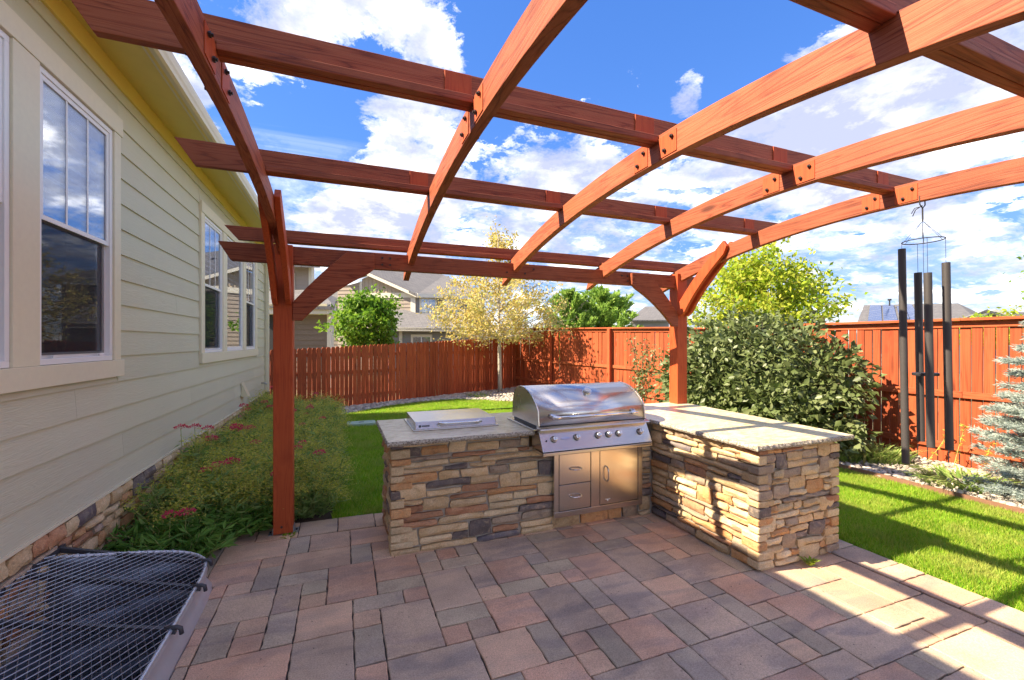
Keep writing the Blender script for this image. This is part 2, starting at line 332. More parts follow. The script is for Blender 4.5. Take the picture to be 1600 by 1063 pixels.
m,t=mat('solar_panel'); c=coords(t,'Object',False); br=t.n('ShaderNodeTexBrick',offset=0.,i={'Vector':c,'Scale':1.,'Color1':(.02,.05,.16,1),'Color2':(.025,.06,.18,1),'Mortar':(.25,.28,.34,1),'Mortar Size':.012,'Brick Width':.9,'Row Height':1.1})
finish(m,t,br.outputs[0],.2,spec=.6); M['solar']=m

# ------------------------------------------------------------ ground
WELL=[(-1.6,3.27),(-1.47,3.33),(-1.335,3.39),(-1.2,3.45),(-1.1,3.485),(-1.03,3.502),(-.97,3.50),(-.92,3.483),(-.88,3.45),(-.853,3.40),(-.838,3.32),(-.828,3.2),(-.824,2.95),(-.822,2.65),
      (-.822,2.35)]
WELL=WELL+[(x,4.70-y) for x,y in WELL[-2::-1]]
def wz(x): return .17+.3*(-.83-x)
def sheet(name,m,rects,dz,kind='structure',nx=1,zf=gz):
    g=G()
    for x0,x1,y0,y1 in rects:
        xs=[x0]+[c for c in (-2.,4.) if x0<c<x1]+[x1]
        for a,b in zip(xs,xs[1:]):
            g.add([(a,y0,zf(a)+dz),(b,y0,zf(b)+dz),(b,y1,zf(b)+dz),(a,y1,zf(a)+dz)],[(0,1,2,3)])
    return setp(g.obj(name,m),kind=kind)
HB=(-1.6,-.78,1.1,3.62)   # hole for the window well
g=G(); zf=lambda x:gz(x)-.09
for x0,x1,y0,y1 in [(-500,HB[0],-200,900),(HB[1],600,-200,900),(HB[0],HB[1],-200,HB[2]),(HB[0],HB[1],HB[3],900)]:
    xs=[x0]+[c for c in (-2.,4.) if x0<c<x1]+[x1]
    for a,b in zip(xs,xs[1:]): g.add([(a,y0,zf(a)),(b,y0,zf(b)),(b,y1,zf(b)),(a,y1,zf(a))],[(0,1,2,3)])
setp(g.obj('ground',M['far']),kind='structure')
# paving base fills up to the steel of the well
g=G(); pts=WELL
for (ax,ay),(bx,by) in zip(pts,pts[1:]):
    def out(x,y):
        return (HB[1],y) if abs(x+.83)<.03 else ((x,HB[3]) if y>2.35 else (x,HB[2]))
    A=out(ax,ay); B=out(bx,by); g.add([(ax,ay,.0),(bx,by,.0),B+(.0,),A+(.0,)],[(0,1,2,3)])
g.add([(-.853,3.40,0),(-.78,3.40,0),(-.78,3.62,0),(-.88,3.62,0)],[(0,1,2,3)])
for r in g.v: pass
base1=setp(g.obj('paving_bed_by_well',M['soil'],loc=(0,0,-.012)),kind='structure')
sheet('patio_sand_bed',M['sand'],[(-.78,3.945,-3,4.31)],-.014)
sheet('planting_bed_soil',M['soil'],[(-1.6,-.78,3.62,10.7),(-.78,-.1,4.31,10.3)],-.02)
sheet('lawn',M['lawn'],[(-.1,3.95,4.31,10.1),(3.95,6.2,-3,10.4)],-.016)
sheet('gravel_strip',M['gravelbed'],[(6.2,7.7,-3,10.4)],-.03)
g=G().add([(-1.6,10.1,-.02),(3.95,10.1,-.02),(7.64,10.1,-.02),(7.0,14.8,-.02),(5.7,14.9,-.02),(-1.6,11.2,-.02)],[(0,1,2,3,4,5)])
setp(g.obj('rear_gravel_strip',M['gravelbed']),kind='structure')

_ex,_ey=[-.6,.05,1.14,2.1,3.0,3.7,4.3,6.,7.],[10.2,10.55,11.5,11.95,12.1,11.6,11.0,10.8,10.7]
g=G()
for (xa,ya),(xb,yb_) in zip(zip(_ex,_ey),zip(_ex[1:],_ey[1:])): g.add([(xa,10.08,-.012),(xb,10.08,-.012),(xb,yb_,-.012),(xa,ya,-.012)],[(0,1,2,3)])
setp(g.obj('rear_lawn',M['lawn']),kind='structure')

# ------------------------------------------------------------ patio pavers (laid out on a 154.5 mm module)
PX0,PY0,PU=.052,2.604,.1545
LAY='''-6 7 -3 9 P|-7 6 -6 9 G|-6 5 -4 7 R|-6 4 -5 5 R|-5 4 -4 5 P|-4 6 -3 7 P|-4 4 -3 6 G|-3 7 -2 9 G|-2 7 0 9 P|-3 5 0 7 P|-3 4 -1 5 G|-2 3 -1 4 L|-2 2 -1 3 P|-3 2 -2 4 T|-5 2 -3 4 T|-1 2 1 5 R|-6 2 -5 4 T|-6 1 -5 2 R|-6 0 -5 1 P|-6 -2 -5 0 T|-5 0 -4 2 G|-4 1 -3 2 P|-4 0 -3 1 R|-3 0 -2 2 G|-2 0 0 2 P|-5 -2 -2 0 R|-2 -3 0 0 D|0 7 2 9 R|0 5 1 7 G|1 6 2 7 R|1 5 2 6 P|1 3 3 5 R|1 2 3 3 L|0 1 2 2 G|2 1 3 2 R|0 0 1 1 P|1 -2 3 1 T|0 -2 1 0 G|0 -3 1 -2 R|3 0 5 3 T|3 4 4 5 G|4 4 5 5 R|5 4 6 5 G|3 3 4 4 T|4 3 6 4 L|5 1 6 3 D|5 0 6 1 P|6 3 9 5 D|6 1 8 3 R|6 0 8 1 L|8 2 9 3 G|8 1 10 2 L|8 0 9 1 P|9 0 10 1 R|9 2 12 4 T|9 4 11 5 G|11 4 13 5 R|13 3 15 5 T|12 3 13 4 R|12 2 14 3 G|10 0 12 2 R|12 -1 14 2 D|14 1 16 3 R|15 3 16 5 G|16 4 17 5 G|16 2 18 4 R|16 0 18 2 D|14 0 15 1 G|15 0 16 1 P|3 -1 5 0 L|3 -2 4 -1 R|4 -2 5 -1 T|5 -2 7 0 R|1 -4 4 -2 D|4 -4 6 -2 P|6 -4 7 -2 G|4 -6 5 -4 G|5 -6 7 -4 R|7 -3 9 0 D|9 -2 10 0 G|9 -3 10 -2 P|10 -3 12 0 D|7 -4 8 -3 R|7 -5 8 -4 P|8 -5 9 -3 G|9 -5 11 -3 R|11 -5 12 -3 G|12 -3 14 -1 P|14 -2 17 0 D|14 -3 15 -2 G|15 -4 17 -2 R|14 -5 15 -3 G|15 -5 16 -4 P|12 -5 14 -3 T|16 -6 18 -4 R|17 -4 18 -2 G|18 -4 20 -2 T|20 -4 21 -2 P|21 -6 23 -3 P|18 -6 19 -4 L|19 -6 21 -4 R|21 -3 23 -2 P|16 -8 19 -6 D|19 -7 21 -6 L|19 -8 20 -7 P|20 -8 21 -7 P|21 -8 23 -6 P|15 -7 16 -5 G|14 -6 15 -5 G|14 -7 15 -6 P|14 -8 16 -7 D|7 -7 10 -5 D|10 -7 11 -5 G|11 -7 14 -5 D|12 -9 14 -7 R|15 -10 17 -8 R|17 -9 18 -8 G|19 -10 22 -8 P|22 -11 23 -8 P|18 -9 19 -8 L|-7 9.05 -6.78 11.05 P|-6.78 9.05 -4.7 11.05 R|-4.7 9.05 -2.68 11.05 P|-2.68 9.05 -.65 11.05 T|-.65 9.05 1.38 11.05 P|1.38 9.05 3.43 11.05 P|3.43 9.05 5.5 11.05 R|23.12 -4.07 25.2 -2.05 T|23.12 -5.1 25.2 -4.07 P|23.12 -7.12 25.2 -5.1 R|23.12 -9.2 25.2 -7.12 P|23.12 -11.3 25.2 -9.2 P|23.12 -13.4 25.2 -11.3 R|23.12 -2.05 25.2 0 G|23.12 0 25.2 2.05 P|23.12 2.05 25.2 4.1 P|23.12 4.1 25.2 6.2 T|23.12 6.2 25.2 8.3 R|23.12 8.3 25.2 11.05 P|-8.9 9.05 -7 11.05 R|-10.6 9.05 -8.9 11.05 T|-9 7 -7 9 T|-10.6 7 -9 9 R|-5.6 -4 -5 -2 P|-5.6 -6 -5 -4 G'''
occ={}; pieces=[]
for s_ in LAY.replace('\n','').split('|'):
    a=s_.split(); pieces.append(tuple(float(x) for x in a[:4])+(a[4],))
def mark(i0,j0,i1,j1):
    for i in range(int(i0),int(math.ceil(i1))):
        for j in range(int(math.floor(j0)),int(math.ceil(j1))): occ[(i,j)]=1
for i0,j0,i1,j1,c in pieces:
    if all(float(v).is_integer() for v in (i0,j0,i1,j1)): mark(i0,j0,i1,j1)
rng=random.Random(5)
for j in range(8,-16,-1):
    for i in range(-5,23):
        if (i,j) in occ: continue
        if i>=18 and j>=-1: continue
        if 6<=i<18 and j>=6: continue
        opts=[(2,2),(3,2),(2,3),(2,1),(1,2),(1,1)]; rng.shuffle(opts); opts.sort(key=lambda o:-o[0]*o[1] if rng.random()<.75 else 0)
        for w_,h_ in opts:
            if all((i+a,j-b) not in occ and i+a<23 for a in range(w_) for b in range(h_)):
                for a in range(w_):
                    for b in range(h_): occ[(i+a,j-b)]=1
                pieces.append((i,j-h_+1,i+w_,j+1,rng.choice('RPTGDLPRT'))); break
_pm={}
def paver_mesh(w,h,var):
    k=(round(w,2),round(h,2),var)
    if k in _pm: return _pm[k]
    rr=random.Random(hash(k)&0xffff); W=w*PU-.0075; H=h*PU-.0075; ch=.005
    nx=max(2,int(round(w*4))); ny=max(2,int(round(h*4))); out=[]
    for i in range(nx): out.append((-W/2+W*i/nx,-H/2))
    for i in range(ny): out.append((W/2,-H/2+H*i/ny))
    for i in range(nx): out.append((W/2-W*i/nx,H/2))
    for i in range(ny): out.append((-W/2,H/2-H*i/ny))
    jt=[(x+rr.uniform(-.0032,.0032),y+rr.uniform(-.0032,.0032)) for x,y in out]; n=len(jt)
    inn=[(x*(1-2*ch/W),y*(1-2*ch/H)) for x,y in jt]
    V=[(x,y,-.045) for x,y in jt]+[(x,y,-.0035) for x,y in jt]+[(x,y,0) for x,y in inn]
    F=[]
    for i in range(n):
        q=(i+1)%n; F+= [(i,q,n+q,n+i),(n+i,n+q,2*n+q,2*n+i)]
    F.append(tuple(range(2*n,3*n)))
    _pm[k]=mk('paver',V,F); _pm[k].materials.append(None); return _pm[k]
patio=link('patio',None); patio['kind']='structure'
def inwell(x,y): return x<-.76 and y<3.52
for i0,j0,i1,j1,c in pieces:
    if i0<-5 and j1<=5.1:    # pieces cut to the steel of the well
        i0=max(i0,-5.42 if j1<=2.1 else -5.55)
    X=PX0+PU*(i0+i1)/2; Y=PY0+PU*(j0+j1)/2
    me=paver_mesh(i1-i0,j1-j0,rng.randrange(2))
    o=link('paver',me,patio,(X,Y,gz(X)+rng.uniform(-.0022,.0018)),(rng.uniform(-.003,.003),math.atan(.0125)+rng.uniform(-.003,.003),rng.uniform(-.004,.004)))
    o.material_slots[0].link='OBJECT'; o.material_slots[0].material=PM[c]

gr_=random.Random(70); gg=G()
for k in range(420):
    x=gr_.uniform(-.7,3.9); y=gr_.uniform(.9,4.2); s_=gr_.uniform(.0015,.0045); a=gr_.uniform(0,3)
    c_,d_=math.cos(a)*s_,math.sin(a)*s_; z=gz(x)+.002
    gg.add([(x-c_,y-d_,z),(x+d_,y-c_,z),(x+c_,y+d_,z),(x-d_,y+c_,z),(x,y,z+s_*.9)],[(0,1,4),(1,2,4),(2,3,4),(3,0,4)])
setp(gg.obj('paving_grit',simple('grit',(.20,.17,.14),.9,50,.4,.2)),'tiny dark grit and crumbs scattered on the paving','grit',kind='stuff')

# ------------------------------------------------------------ ledge stone generator
def stone_mesh(w,h,d,rr,nx=5,ny=3):
    V=[];F=[]; sd=Vector((rr.uniform(0,99),rr.uniform(0,99),0)); ck=[(rr.uniform(-.010,.010),rr.uniform(-.0055,.0055)) for _ in range(4)]; wv=rr.uniform(-.004,.004)
    for j in range(ny+1):
        for i in range(nx+1):
            a=i/nx*2-1; b=j/ny*2-1
            ex=abs(a)**4; ey=abs(b)**3
            jx=rr.uniform(-1,1)*.010 if 0<i<nx else rr.uniform(-1,.6)*.006*(-1 if a>0 else 1)*-1
            x=a*w/2*(1-.03*ey); y=b*h/2*(1-.07*ex)
            x+=rr.uniform(-.004,.004); y+=rr.uniform(-.0035,.0035)+wv*math.sin(a*2.6+sd.x)
            p_,q_=(a+1)/2,(b+1)/2; x+=sum(m_*c_[0] for m_,c_ in zip(((1-p_)*(1-q_),p_*(1-q_),(1-p_)*q_,p_*q_),ck)); y+=sum(m_*c_[1] for m_,c_ in zip(((1-p_)*(1-q_),p_*(1-q_),(1-p_)*q_,p_*q_),ck))
            z=d*(1-.18*max(ex,ey*.8))+noise.noise(sd+Vector((x*11,y*22,0)))*.016+rr.uniform(-.005,.005)
            if i in(0,nx) or j in(0,ny): z=d*.60+rr.uniform(-.006,.004)
            V.append((x,y,z))
    W=nx+1
    for j in range(ny):
        for i in range(nx): F.append((j*W+i,j*W+i+1,(j+1)*W+i+1,(j+1)*W+i))
    ring=[i for i in range(W)]+[j*W+nx for j in range(1,ny+1)]+[ny*W+i for i in range(nx-1,-1,-1)]+[j*W for j in range(ny-1,0,-1)]
    b=len(V)
    for r in ring: x,y,z=V[r]; V.append((x*.99,y*.99,-.004))
    n=len(ring)
    for i in range(n): F.append((ring[i],b+i,b+(i+1)%n,ring[(i+1)%n]))
    me=mk('stone',V,F,None,True); me.materials.append(None); me.set_sharp_from_angle(angle=R(34)); return me
def fill_courses(L,Hh,rr,minh=.038,maxh=.082,minl=.15,maxl=.42,corner=.0):
    """random rubble: returns list of rects (u0,v0,u1,v1)"""
    v=0; rows=[]
    while v<Hh-.02:
        h=rr.uniform(minh,maxh)
        if Hh-(v+h)<minh*.8: h=Hh-v
        rows.append((v,v+h)); v+=h
    res=[]; taken=[[] for _ in rows]
    for k,(v0,v1) in enumerate(rows):
        u=0.
        blocks=sorted(taken[k])
        def free(a,b):
            u=a
            while u<b-.012:
                l=rr.uniform(minl,maxl)*(1.15 if v1-v0<.06 else .9)
                if b-(u+l)<minl*.75: l=b-u
                top=v1
                if l<.24 and l>.09 and k+1<len(rows) and rr.random()<.13 and not any(x<u+l and y>u for x,y in taken[k+1]):
                    taken[k+1].append((u,u+l)); top=rows[k+1][1]
                res.append((u,v0,u+l,top)); u+=l
        for a,b in blocks:
            if a>u: free(u,a)
            u=max(u,b)
        if u<L: free(u,L)
    return res
def stone_wall(parent,origin,uax,nrm,L,Hh,seed,holes=(),**kw):
    rr=random.Random(seed); ua=Vector(uax); n=Vector(nrm); va=Vector((0,0,1)); o3=Vector(origin)
    Mx=Matrix((ua,va,n)).transposed(); rot=Mx.to_euler()
    for u0,v0,u1,v1 in fill_courses(L,Hh,rr,**kw):
        bad=False
        for a,b,c,d in holes:
            if u0<c-.005 and u1>a+.005 and v0<d-.005 and v1>b+.005:
                if u0<a<u1 and (a-u0)>.05: u1=a
                elif u0<c<u1 and (u1-c)>.05: u0=c
                elif v0<b<v1 and b-v0>.025: v1=b
                elif v0<d<v1 and v1-d>.025: v0=d
                else: bad=True
        if bad: continue
        w_=u1-u0-.011; h_=v1-v0-.011
        if w_<.02 or h_<.015: continue
        me=stone_mesh(w_,h_,rr.uniform(.024,.044),rr,5 if w_>.13 else 4)
        p=o3+ua*(u0+u1)/2+va*(v0+v1)/2
        ob=link('stone',me,parent,p,rot); ob.material_slots[0].link='OBJECT'
        ob.material_slots[0].material=SM[rr.choices(range(7),SW)[0]]

# ------------------------------------------------------------ outdoor kitchen counter
ST=.89
kc=thing('kitchen_counter','L-shaped outdoor kitchen counter faced in tan and grey ledge stone under a granite top','counter',(0,0,0))
D_=.028   # stones stand this far proud of the mortar core
bx0,by0=.345+D_,3.40+D_; rx0,rx1,ry0=2.79+D_,3.66-D_,2.245+D_; yb=4.19
core=G()
core.box(bx0,1.50,by0,yb,-.05,ST-.04); core.box(1.5,1.72,by0,yb,-.05,.72); core.box(1.72,2.65,by0+.02,by0+.06,-.05,.10); core.box(1.72,2.65,4.1,yb,-.05,.72); core.box(2.65,rx0,by0,yb,-.05,ST-.2)
core.box(rx0,rx1,ry0,yb+.001,-.06,ST-.041)
core.obj('mortar_core',M['mortar'],kc)
Hc=ST-.045
stone_wall(kc,(bx0,by0,-.028),(1,0,0),(0,-1,0),1.72-bx0,Hc+.028,11,holes=[(1.50-bx0,.728,9,9)])
stone_wall(kc,(1.72,by0+.02,-.04),(1,0,0),(0,-1,0),.92,.135,12,minl=.14,minh=.10,maxh=.14)
stone_wall(kc,(2.645,by0,-.045),(1,0,0),(0,-1,0),rx0-2.645-.03,.74,13,minl=.08,maxl=.14)
stone_wall(kc,(bx0,yb,0),(0,-1,0),(-1,0,0),yb-by0,Hc,14)
stone_wall(kc,(rx0,by0-.01,-.035),(0,-1,0),(-1,0,0),by0-ry0-.01,Hc+.035,15,minl=.16,maxl=.44,minh=.038,maxh=.074)
stone_wall(kc,(rx0,ry0,-.04),(1,0,0),(0,-1,0),rx1-rx0,Hc+.04,16,minl=.09,maxl=.26)
stone_wall(kc,(rx1,ry0,-.045),(0,1,0),(1,0,0),yb-ry0,Hc+.045,17)
# quoin stones wrap the three outer corners
rr=random.Random(3)
for cx,cy,sx,sy in ((bx0,by0,-1,-1),(rx0,ry0,-1,-1),(rx1,ry0,1,-1)):
    v=-.02
    while v<Hc-.03:
        h=rr.uniform(.045,.08); h=min(h,Hc-v)
        a,b=(rr.uniform(.09,.13),rr.uniform(.05,.07)) if rr.random()<.5 else (rr.uniform(.05,.07),rr.uniform(.09,.13))
        g=G(); e=.036; x0,x1=sorted((cx+sx*(e+rr.uniform(0,.006)),cx-sx*a)); y0,y1=sorted((cy+sy*(e+rr.uniform(0,.006)),cy-sy*b))
        g.box(x0-cx,x1-cx,y0-cy,y1-cy,-h/2+.004,h/2-.004)
        ob=g.obj('stone',SM[rr.choices(range(7),SW)[0]],kc,(cx,cy,v+h/2),(0,0,rr.uniform(-.03,.03)),bevel=.009)
        v+=h
def slab(name,poly,z0,z1,parent,seed):
    rr=random.Random(seed); V=[];F=[]; pts=[]
    for i,(p,q) in enumerate(zip(poly,poly[1:]+poly[:1])):
        L=math.dist(p,q); n=max(1,int(L/.022))
        nx_,ny_=(q[1]-p[1])/L,-(q[0]-p[0])/L
        for k in range(n): 
            t=k/n; e=rr.uniform(-.004,.003) if k else 0
            pts.append((p[0]+(q[0]-p[0])*t+nx_*e,p[1]+(q[1]-p[1])*t+ny_*e,nx_,ny_))
    n=len(pts)
    lv=[(z1,-.004),(z1-.006,.001),(z0+.45*(z1-z0),.006),(z0+.006,.0),(z0,-.005)]
    for z,o in lv:
        for x,y,a,b in pts:
            jr=rr.uniform(-.0035,.0035) if 0<lv.index((z,o))<4 else 0
            V.append((x+a*(o+jr),y+b*(o+jr),z))
    for l in range(len(lv)-1):
        for i in range(n): F.append((l*n+i,l*n+(i+1)%n,(l+1)*n+(i+1)%n,(l+1)*n+i))
    F.append(tuple(range(n))); F.append(tuple(range((len(lv)-1)*n,len(lv)*n)))
    me=mk(name,V,F,M['granite']); me.materials.append(M['granite_edge'])
    for p in me.polygons[:-2]: p.material_index=1
    import bmesh; bm=bmesh.new(); bm.from_mesh(me); bmesh.ops.recalc_face_normals(bm,faces=bm.faces); bm.to_mesh(me); bm.free()
    return link(name,me,parent)
slab('countertop',[(.30,3.285),(1.487,3.285),(1.487,3.84),(2.60,3.84),(2.60,3.40),(2.735,3.36),(2.735,2.205),(3.80,2.205),(3.90,4.24),(.29,4.26)],ST-.038,ST,kc,4)

# ------------------------------------------------------------ grill
gr=thing('gas_grill','built-in stainless steel gas grill with domed lid and six knobs','grill',(2.045,3.24,ST))
ox,oy,oz=2.045,3.24,ST
def L(x,y,z): return (x-ox,y-oy,z-oz)
x0,x1=1.50,2.585
prof=[(3.235,.935),(3.25,1.055),(3.30,1.112),(3.37,1.165),(3.45,1.203),(3.54,1.226),(3.63,1.232),(3.71,1.215),(3.77,1.17),(3.81,1.09),(3.825,.935)]
g=G(); sk=G(); V=[];F=[]
n=len(prof)
for x in (x0+.012,x1-.012):
    for y,z in prof: V.append(L(x,y,z))
F=[(i,i+1,n+i+1,n+i) for i in range(n-1)]
g.add(V,F); ld=g.obj('lid',M['steel'],gr,smooth=True,angle=35)
so_=ld.modifiers.new('solid','SOLIDIFY'); so_.thickness=.004
for xa,xb in ((x0,x0+.012),(x1-.012,x1)):
    pr=[(y-oy,z-oz) for y,z in [(3.232,.928)]+[(y,z) for y,z in prof]+[(3.829,.928)]]
    pr=[(p+(.0 if i in(0,len(pr)-1) else (p-(3.53-oy))*.008),q+.004) for i,(p,q) in enumerate(pr)]
    G().prism(pr,'x',xa-ox,xb-ox).obj('lid_end',M['steelv'],ld,bevel=.002)
for k in range(4):
    y,z=prof[2+2*k]
    G().tube([(x0-ox-.004,y-oy,z-oz-.012),(x0-ox+.002,y-oy,z-oz-.012)],.005,8).obj('rivet',M['bolt'],ld)
hd=G().tube([(1.60-ox,3.175-oy,1.003-oz),(2.45-ox,3.175-oy,1.003-oz)],.013,12).obj('handle',M['chrome'],ld,smooth=True)
for xx in (1.61,2.43):
    q=G().tube([(xx-ox,3.24-oy,1.01-oz),(xx-ox,3.205-oy,1.014-oz),(xx-ox+ (.02 if xx<2 else -.02),3.178-oy,1.006-oz),(xx-ox+(.07 if xx<2 else -.05),3.172-oy,1.002-oz)],[.022,.020,.019,.014],10); q.obj('handle_bracket',M['chrome'],hd if False else ld,smooth=True)
tg=G().tube([(2.055-ox,3.40-oy,1.165-oz),(2.055-ox,3.376-oy,1.20-oz)],[.042,.040],20); te=tg.obj('thermometer',M['chrome'],ld,smooth=True,angle=40)
G().tube([(2.055-ox,3.3765-oy,1.199-oz),(2.055-ox,3.3745-oy,1.2025-oz)],.031,18).obj('gauge_face',M['lens'],te)
# base flange
g=G(); g.box(x0-.035-ox,x1+.015-ox,3.26-oy,3.87-oy,.002,.018); g.obj('base_flange',M['steel'],gr,bevel=.003)
g=G(); g.box(x0+.01-ox,x1-.01-ox,3.25-oy,3.80-oy,.018,.05); g.obj('firebox',M['blackmetal'],gr)
# front rail + slanted control panel + lip
cp=G().prism([(3.245-oy,.905-oz),(3.16-oy,.742-oz),(3.155-oy,.735-oz),(3.38-oy,.735-oz),(3.38-oy,.905-oz)],'x',x0+.005-ox,x1+.01-ox).obj('control_panel',M['steel'],gr,bevel=.003)
G().prism([(3.19-oy,.913-oz),(3.185-oy,.905-oz),(3.25-oy,.890-oz),(3.27-oy,.895-oz),(3.27-oy,.93-oz),(3.245-oy,.932-oz)],'x',x0+.0-ox,x1+.01-ox).obj('front_rail',M['steel'],gr,bevel=.002)
G().prism([(3.15-oy,.700-oz),(3.15-oy,.727-oz),(3.37-oy,.727-oz),(3.37-oy,.700-oz)],'x',x0+.005-ox,x1+.005-ox).obj('lower_lip',M['steel'],gr,bevel=.003)
nrm=Vector((0,-.163,.085)).normalized()   # outward normal of slanted face
nrm=Vector((0,-.887,-.462)) if False else Vector((0,-.163,.085)).normalized()
pn=Vector((0,-(.905-.742),(3.245-3.16))).normalized()
for i,kx in enumerate((1.625,1.84,2.05,2.157,2.262,2.49)):
    fz=.822; fy=3.16+(fz-.742)/(.905-.742)*.085
    p=Vector((kx-ox,fy-oy,fz-oz)); 
    kb=G().tube([p,p+pn*.006],.029,20).obj('knob_bezel',M['blackmetal'],cp,smooth=False)
    kk=G().tube([p+pn*.006,p+pn*.016,p+pn*.036,p+pn*.04],[.026,.0255,.021,.016],20).obj('knob',M['chrome'],gr,smooth=True,angle=40)
    a=Vector((math.cos(i*.7),0,0)); G().box(-.004,.004,-.004,.004,-.02,.02).obj('grip',M['steel'],kk,p+pn*.041,(math.atan2(pn.z,-pn.y)*-1,0,0),bevel=.001)
b0=Vector((1.735-ox,3.16+.08/.163*.085-oy,.822-oz)); e=G(); nb=24
tv=pn.cross(Vector((1,0,0))); e.add([tuple(b0+pn*.003+Vector((1,0,0))*math.cos(2*math.pi*k/nb)*.045+tv*math.sin(2*math.pi*k/nb)*.013) for k in range(nb)],[tuple(range(nb))]); eb=e.obj('oval_badge',M['chrome'],cp); eb.modifiers.new('s','SOLIDIFY').thickness=.002
p=Vector((1.555-ox,3.16+.07/.163*.085-oy,.815-oz)); G().tube([p,p+pn*.006],.007,12).obj('igniter_button',M['blackmetal'],gr)

# access drawers + door
dr=thing('drawer_and_door_unit','stainless cabinet front with two drawers and one door below the grill','cabinet',(2.18,3.36,.37))
UX0,UX1,UZ0,UZ1,UY=1.712,2.648,.088,.698,3.362
def LL(x,y,z): return (x-2.18,y-3.36,z-.37)
def fbox(name,m,par,a,b,c,d,y0,y1,bev=.002):
    g=G(); q=LL(a,y0,c); r=LL(b,y1,d); return g.box(q[0],r[0],q[1],r[1],q[2],r[2]).obj(name,m,par,bevel=bev)
fr=G()
for a,b,c,d in ((UX0,UX1,UZ1-.055,UZ1),(UX0,UX1,UZ0,UZ0+.05),(UX0,UX0+.045,UZ0+.05,UZ1-.055),(UX1-.045,UX1,UZ0+.05,UZ1-.055),(2.085,2.175,UZ0+.05,UZ1-.055)):
    q=LL(a,UY,c); r=LL(b,UY+.045,d); fr.box(q[0],r[0],q[1],r[1],q[2],r[2])
fr.obj('frame',M['steelv'],dr,bevel=.002)
fbox('dark_backing_plate',M['blackmetal'],dr,UX0+.03,UX1-.03,UZ0+.03,UZ1-.03,UY+.046,UY+.06,0)  # solid black plate closing the gaps behind drawers and door
def pull(par,cx,cz,horiz=True,l=.055):
    z=cz;P=[]
    for t_ in np.linspace(-1,1,11):
        off=.032*(1-abs(t_)**5); P.append(LL(cx+(l*t_ if horiz else 0),UY-.006-off,z+(0 if horiz else l*t_)))
    G().tube(P,.0065,8).obj('pull_handle',M['chrome'],par,smooth=True)
d1=fbox('drawer',M['steelv'],dr,UX0+.051,2.079,.375,UZ1-.061,UY+.002,UY+.03); pull(d1,1.925,.505)
d2=fbox('drawer',M['steelv'],dr,UX0+.051,2.079,UZ0+.056,.369,UY+.002,UY+.03); pull(d2,1.925,.262)
d3=fbox('door',M['steelv'],dr,2.181,UX1-.051,UZ0+.056,UZ1-.061,UY+.002,UY+.03); pull(d3,2.245,.425,False,.068)
# small horned-head emblem on the door
em=G().prism([(-.030,.008),(-.024,.002),(-.012,.001),(-.006,-.004),(-.004,-.014),(.004,-.014),(.006,-.004),(.012,.001),(.024,.002),(.030,.008),(.022,.007),(.010,.006),(-.010,.006),(-.022,.007)],'y',-.002,0)
em.obj('horned_emblem',M['lens'],d3,LL(2.262,UY+.002,.185))

# side box with hinged lid on the left counter
sb=thing('side_burner','low stainless side burner with flat hinged lid on the left countertop','side burner',(.91,3.62,ST))
g=G(); g.box(-.375,.375,-.02,.58,.001,.011); g.obj('base_frame',M['steel'],sb,bevel=.003)
g=G().prism([(0,.011),(.022,.072),(.53,.080),(.545,.011)],'x',-.355,.355); bl=g.obj('lid',M['steel'],sb,bevel=.004)
P=[(-.155,.006,.045),(-.155,-.02,.052),(-.13,-.038,.056),(-.05,-.042,.057),(.10,-.042,.057),(.18,-.038,.056),(.205,-.02,.052),(.205,.006,.045)]
G().tube(P,[.016,.014,.012,.009,.009,.012,.014,.016],10).obj('handle',M['chrome'],bl,smooth=True)
bd=G(); 
bd.add([(-.325,.003,.030),(-.308,.003,.030),(-.306,.008,.046),(-.323,.008,.046)],[(0,1,2,3)])
for k in range(4): bd.add([(-.298+.016*k,.0035,.032),(-.287+.016*k,.0035,.032),(-.286+.016*k,.0075,.044),(-.297+.016*k,.0075,.044)],[(0,1,2,3)])
bb=bd.obj('maker_mark',M['badge'],bl,loc=(0,-.003,0)); bb.modifiers.new('s','SOLIDIFY').thickness=.001

# ------------------------------------------------------------ pergola
pg=thing('pergola','red stained wooden pergola with arched rafters over the patio','pergola',(1.65,2.07,0))
po=Vector((1.65,2.07,0))
def pbox(name,x0,x1,y0,y1,z0,z1,m=None,axis='x',bevel=.004,par=None):
    """board whose grain (local x) follows axis"""
    c=Vector(((x0+x1)/2,(y0+y1)/2,(z0+z1)/2)); dx,dy,dz=(x1-x0)/2,(y1-y0)/2,(z1-z0)/2
    if axis=='x': return G().box(-dx,dx,-dy,dy,-dz,dz).obj(name,m or M['stain'],par or pg,c-po,bevel=bevel)
    if axis=='y': return G().box(-dy,dy,-dx,dx,-dz,dz).obj(name,m or M['stain'],par or pg,c-po,(0,0,R(90)),bevel=bevel)
    return G().box(-dx,dx,-dy,dy,-dz,dz).obj(name,m or M['stain_post'],par or pg,c-po,bevel=bevel)
RX=[-.48,.59,1.65,2.72,3.795]; YF=4.07; YN=2*2.07-YF-.14
def hz(x): return 2.30-.004*(x+.4)   # header underside, settles slightly to the right
